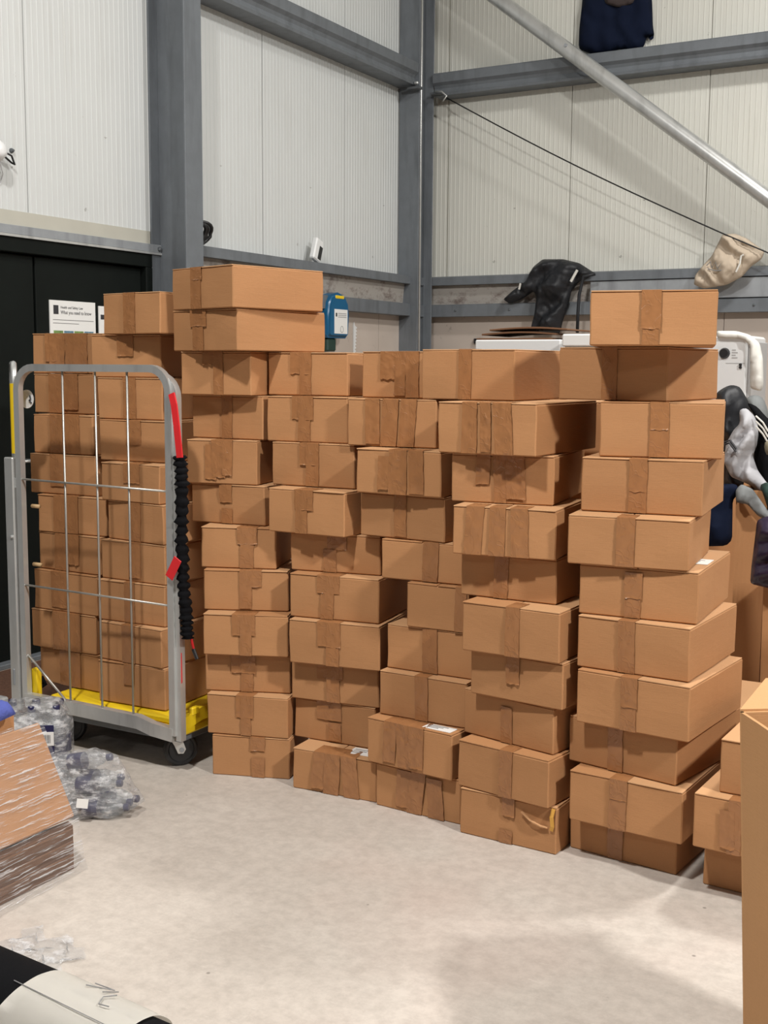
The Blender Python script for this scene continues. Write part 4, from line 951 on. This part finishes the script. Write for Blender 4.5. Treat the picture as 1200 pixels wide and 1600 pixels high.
bm = cloth([(-0.05, 0), (0.0, -0.09), (0.12, -0.10), (0.22, -0.02), (0.2, 0.08), (0.08, 0.12)], (0, 0, 0), (1, 0, 0), (0, 1, 0), (0, 0, 1), 0.09, step=0.016, lumps=0.05, fold=0.02, seed=15)
pf = at(8, 1150, Z=0.40); bmesh.ops.transform(bm, matrix=Matrix.Translation(Vector((-3.06, 2.60, 0.382))), verts=bm.verts)
tag(obj('fleece', bm, 'blue_fleece', smooth=True), 'blue fleece lying behind the leaning wrapped carton', 'fleece')
stand = box(B(), -3.22, -2.935, 2.42, 2.74, 0.0, 0.36, 0.006); tag(obj('storage_box', stand, 'cardboard'), 'brown carton under the blue fleece, mostly hidden', 'carton')
# bottle packs
def bottle_profile(s=1.0):
    pr = [(0.030*s, 0.0), (0.036*s, 0.006*s)]
    z = 0.012
    while z < 0.185:
        pr += [(0.0375*s, z*s), (0.0345*s, (z+0.010)*s), (0.0375*s, (z+0.018)*s)]; z += 0.02
    pr += [(0.034*s, 0.20*s), (0.022*s, 0.235*s), (0.014*s, 0.248*s), (0.014*s, 0.262*s)]
    return pr
def bottle(parent, mw, s=1.0):
    o = obj('bottle', lathe(B(), bottle_profile(s), 18, mw), 'bottle_clear', parent, smooth=True)
    obj('cap', lathe(B(), [(0.0155*s, 0.256*s), (0.0155*s, 0.274*s), (0.013*s, 0.277*s)], 14, mw), 'label_navy', o)
    obj('bottle_label', lathe(B(), [(0.0382*s, 0.085*s), (0.0385*s, 0.09*s), (0.0385*s, 0.145*s), (0.0382*s, 0.15*s)], 18, mw), 'label_navy', o)
def film_hull(pts, amp, name, parent, seed=0, off=0.006):
    bm = B(); 
    for p in pts: bm.verts.new(p)
    bmesh.ops.convex_hull(bm, input=bm.verts)
    bmesh.ops.delete(bm, geom=[v for v in bm.verts if not v.link_faces], context='VERTS')
    bmesh.ops.triangulate(bm, faces=bm.faces)
    for _ in range(4):
        bmesh.ops.subdivide_edges(bm, edges=[e for e in bm.edges if e.calc_length() > 0.018], cuts=1)
        bmesh.ops.triangulate(bm, faces=[f_ for f_ in bm.faces if len(f_.verts) > 3])
    bm.normal_update()
    for v in bm.verts:
        v.co += v.normal*(off+amp*noise.noise(v.co*26+Vector((seed, 0, 0)))+amp*0.6*noise.noise(v.co*60))
        v.co.z = max(v.co.z, 0.002)
    o = obj(name, bm, 'film_bag', parent, smooth=True); return o
p1 = thing('bottle_pack', 'upright film-wrapped pack of clear bottles with a barcode label beside the cage', 'bottle pack', (-3.18, 3.06, 0), math.radians(35), group='packs of bottled water')
pts = []
for i in range(3):
    for j in range(2):
        mw = PM[p1.name] @ Matrix.Translation((-0.085+0.085*i, -0.043+0.085*j, 0.001)); bottle(p1, mw)
        for aa in range(8):
            for zz_ in (0.004, 0.21): pts.append((mw @ Vector((0.040*math.cos(aa*0.785), 0.040*math.sin(aa*0.785), zz_))))
        pts.append(mw @ Vector((0, 0, 0.279)))
film_hull(pts, 0.004, 'shrink_film', p1, 1)
fb = box(B(), 0.035, 0.085, -0.0945, -0.0915, 0.01, 0.22, 0.001, mat=PM[p1.name]); bb = obj('printed_band', fb, 'label_navy', p1)
lb = obj('barcode_label', box(B(), 0.020, 0.085, -0.098, -0.0955, 0.145, 0.195, 0.0005, mat=PM[p1.name]), 'paper_white', p1); lb['label'] = 'white barcode label'
for k in range(8): obj('bar', box(B(), 0.046+0.0035*k, 0.0478+0.0035*k+0.0008*(k % 3), -0.0986, -0.098, 0.155, 0.185, mat=PM[p1.name]), 'ink_grey', lb)
p2 = thing('bottle_pack', 'toppled bag of clear bottles with dark blue labels on the floor', 'bottle pack', (-2.77, 2.90, 0), math.radians(18), group='packs of bottled water')
pts = []
for i, (dx, dy, dz, yaw_, tl) in enumerate(((-0.06, -0.066, 0.032, 8, 88), (-0.07, 0.0, 0.032, 2, 88), (-0.06, 0.066, 0.032, -6, 88), (-0.09, -0.035, 0.092, 4, 84), (-0.10, 0.036, 0.092, -5, 82), (-0.13, 0.0, 0.150, 0, 78))):
    mw = PM[p2.name] @ Matrix.Translation((dx, dy, dz)) @ Matrix.Rotation(math.radians(yaw_), 4, 'Z') @ Matrix.Rotation(math.radians(tl), 4, 'Y'); bottle(p2, mw, 0.80)
    for aa in range(8):
        for zz_ in (0.0, 0.20): pts.append(mw @ Vector((0.033*math.cos(aa*0.785), 0.033*math.sin(aa*0.785), zz_*0.8)))
    pts.append(mw @ Vector((0, 0, 0.235)))
film_hull(pts, 0.006, 'bag_film', p2, 5, 0.006)
obj('paper_slip', box(B(), -0.02, 0.02, -0.015, 0.015, -0.001, 0.001, mat=PM[p2.name] @ Matrix.Translation((0.03, -0.112, 0.07)) @ Matrix.Rotation(math.radians(70), 4, 'X')), 'paper_white', p2)
# scrap of film on the floor
bm = B(); rows = []
for j in range(13):
    rows.append([bm.verts.new((-2.30+0.22*i/16+0.02*math.sin(j), 2.02+0.16*j/12+0.02*math.sin(i*0.8), 0.003+0.02*abs(noise.noise(Vector((i*0.5, j*0.5, 2)))))) for i in range(17)])
for a_, b_ in zip(rows, rows[1:]):
    for i in range(16): bm.faces.new((a_[i], a_[i+1], b_[i+1], b_[i]))
tag(obj('film_scrap', bm, 'film_bag', smooth=True), 'crumpled scrap of clear film on the floor at the left', 'plastic film')

# black fabric roll with a white paper band
ra, rb = at(0, 1485, Z=0.17), at(113, 1533, Z=0.17)
ax_ = Vector((rb.x-ra.x, rb.y-ra.y, 0)).normalized(); R0 = 0.105
side = Vector((ax_.y, -ax_.x, 0))
edge = at(113, 1533, Z=R0+0.05)
cen = Vector((edge.x, edge.y, 0))+side*(R0*0.86); cen.z = R0
t = thing('fabric_roll', 'roll of black fabric lying on the floor with a white paper band', 'fabric roll', (cen.x, cen.y, 0))
obj('roll', tube(B(), [cen-ax_*1.3, cen+ax_*0.02], R0, 40), 'black_cloth', t, smooth=True, sharp=50)
obj('core', tube(B(), [cen+ax_*0.02, cen+ax_*0.335], R0*0.90, 40), 'black_cloth', t, smooth=True, sharp=50)
bm = B(); rows = []
n = 44
for j in range(9):
    s = -0.02+0.315*j/8; row = []
    for i in range(n+1):
        an = math.radians(-70+250*i/n); skew = 0.03*math.sin(an*1.3)
        rr = R0+0.003+0.0015*noise.noise(Vector((i*0.3, j*0.8, 1)))-0.006*j/8
        row.append(bm.verts.new(cen+ax_*(s+skew*(1 if j == 0 else 0.4))+side*(-math.cos(an)*rr)+Vector((0, 0, 1))*(math.sin(an)*rr)))
    rows.append(row)
for a_, b_ in zip(rows, rows[1:]):
    for i in range(n): bm.faces.new((a_[i], a_[i+1], b_[i+1], b_[i]))
bmesh.ops.solidify(bm, geom=list(bm.faces), thickness=0.001)
pb_ = obj('paper_band', bm, 'paper_cream', t, smooth=True, sharp=50); pb_['label'] = 'white paper band with pencil writing'
def onroll(s, an, lift=0.006):
    an = math.radians(an); rr = R0+lift
    return cen+ax_*s+side*(-math.cos(an)*rr)+Vector((0, 0, 1))*(math.sin(an)*rr)
for strokes in ([(0.115, 62), (0.150, 48), (0.120, 78)], [(0.165, 50), (0.170, 78)], [(0.200, 72), (0.188, 86), (0.200, 98), (0.225, 96)]):
    obj('pencil_mark', tube(B(), [onroll(s, a_) for s, a_ in strokes], 0.0013, 5), 'ink_grey', pb_)
obj('paper_seam', tube(B(), [onroll(-0.03, 112, 0.004), onroll(0.1, 114, 0.004), onroll(0.28, 116, 0.002)], 0.0010, 5), 'ink_grey', pb_)
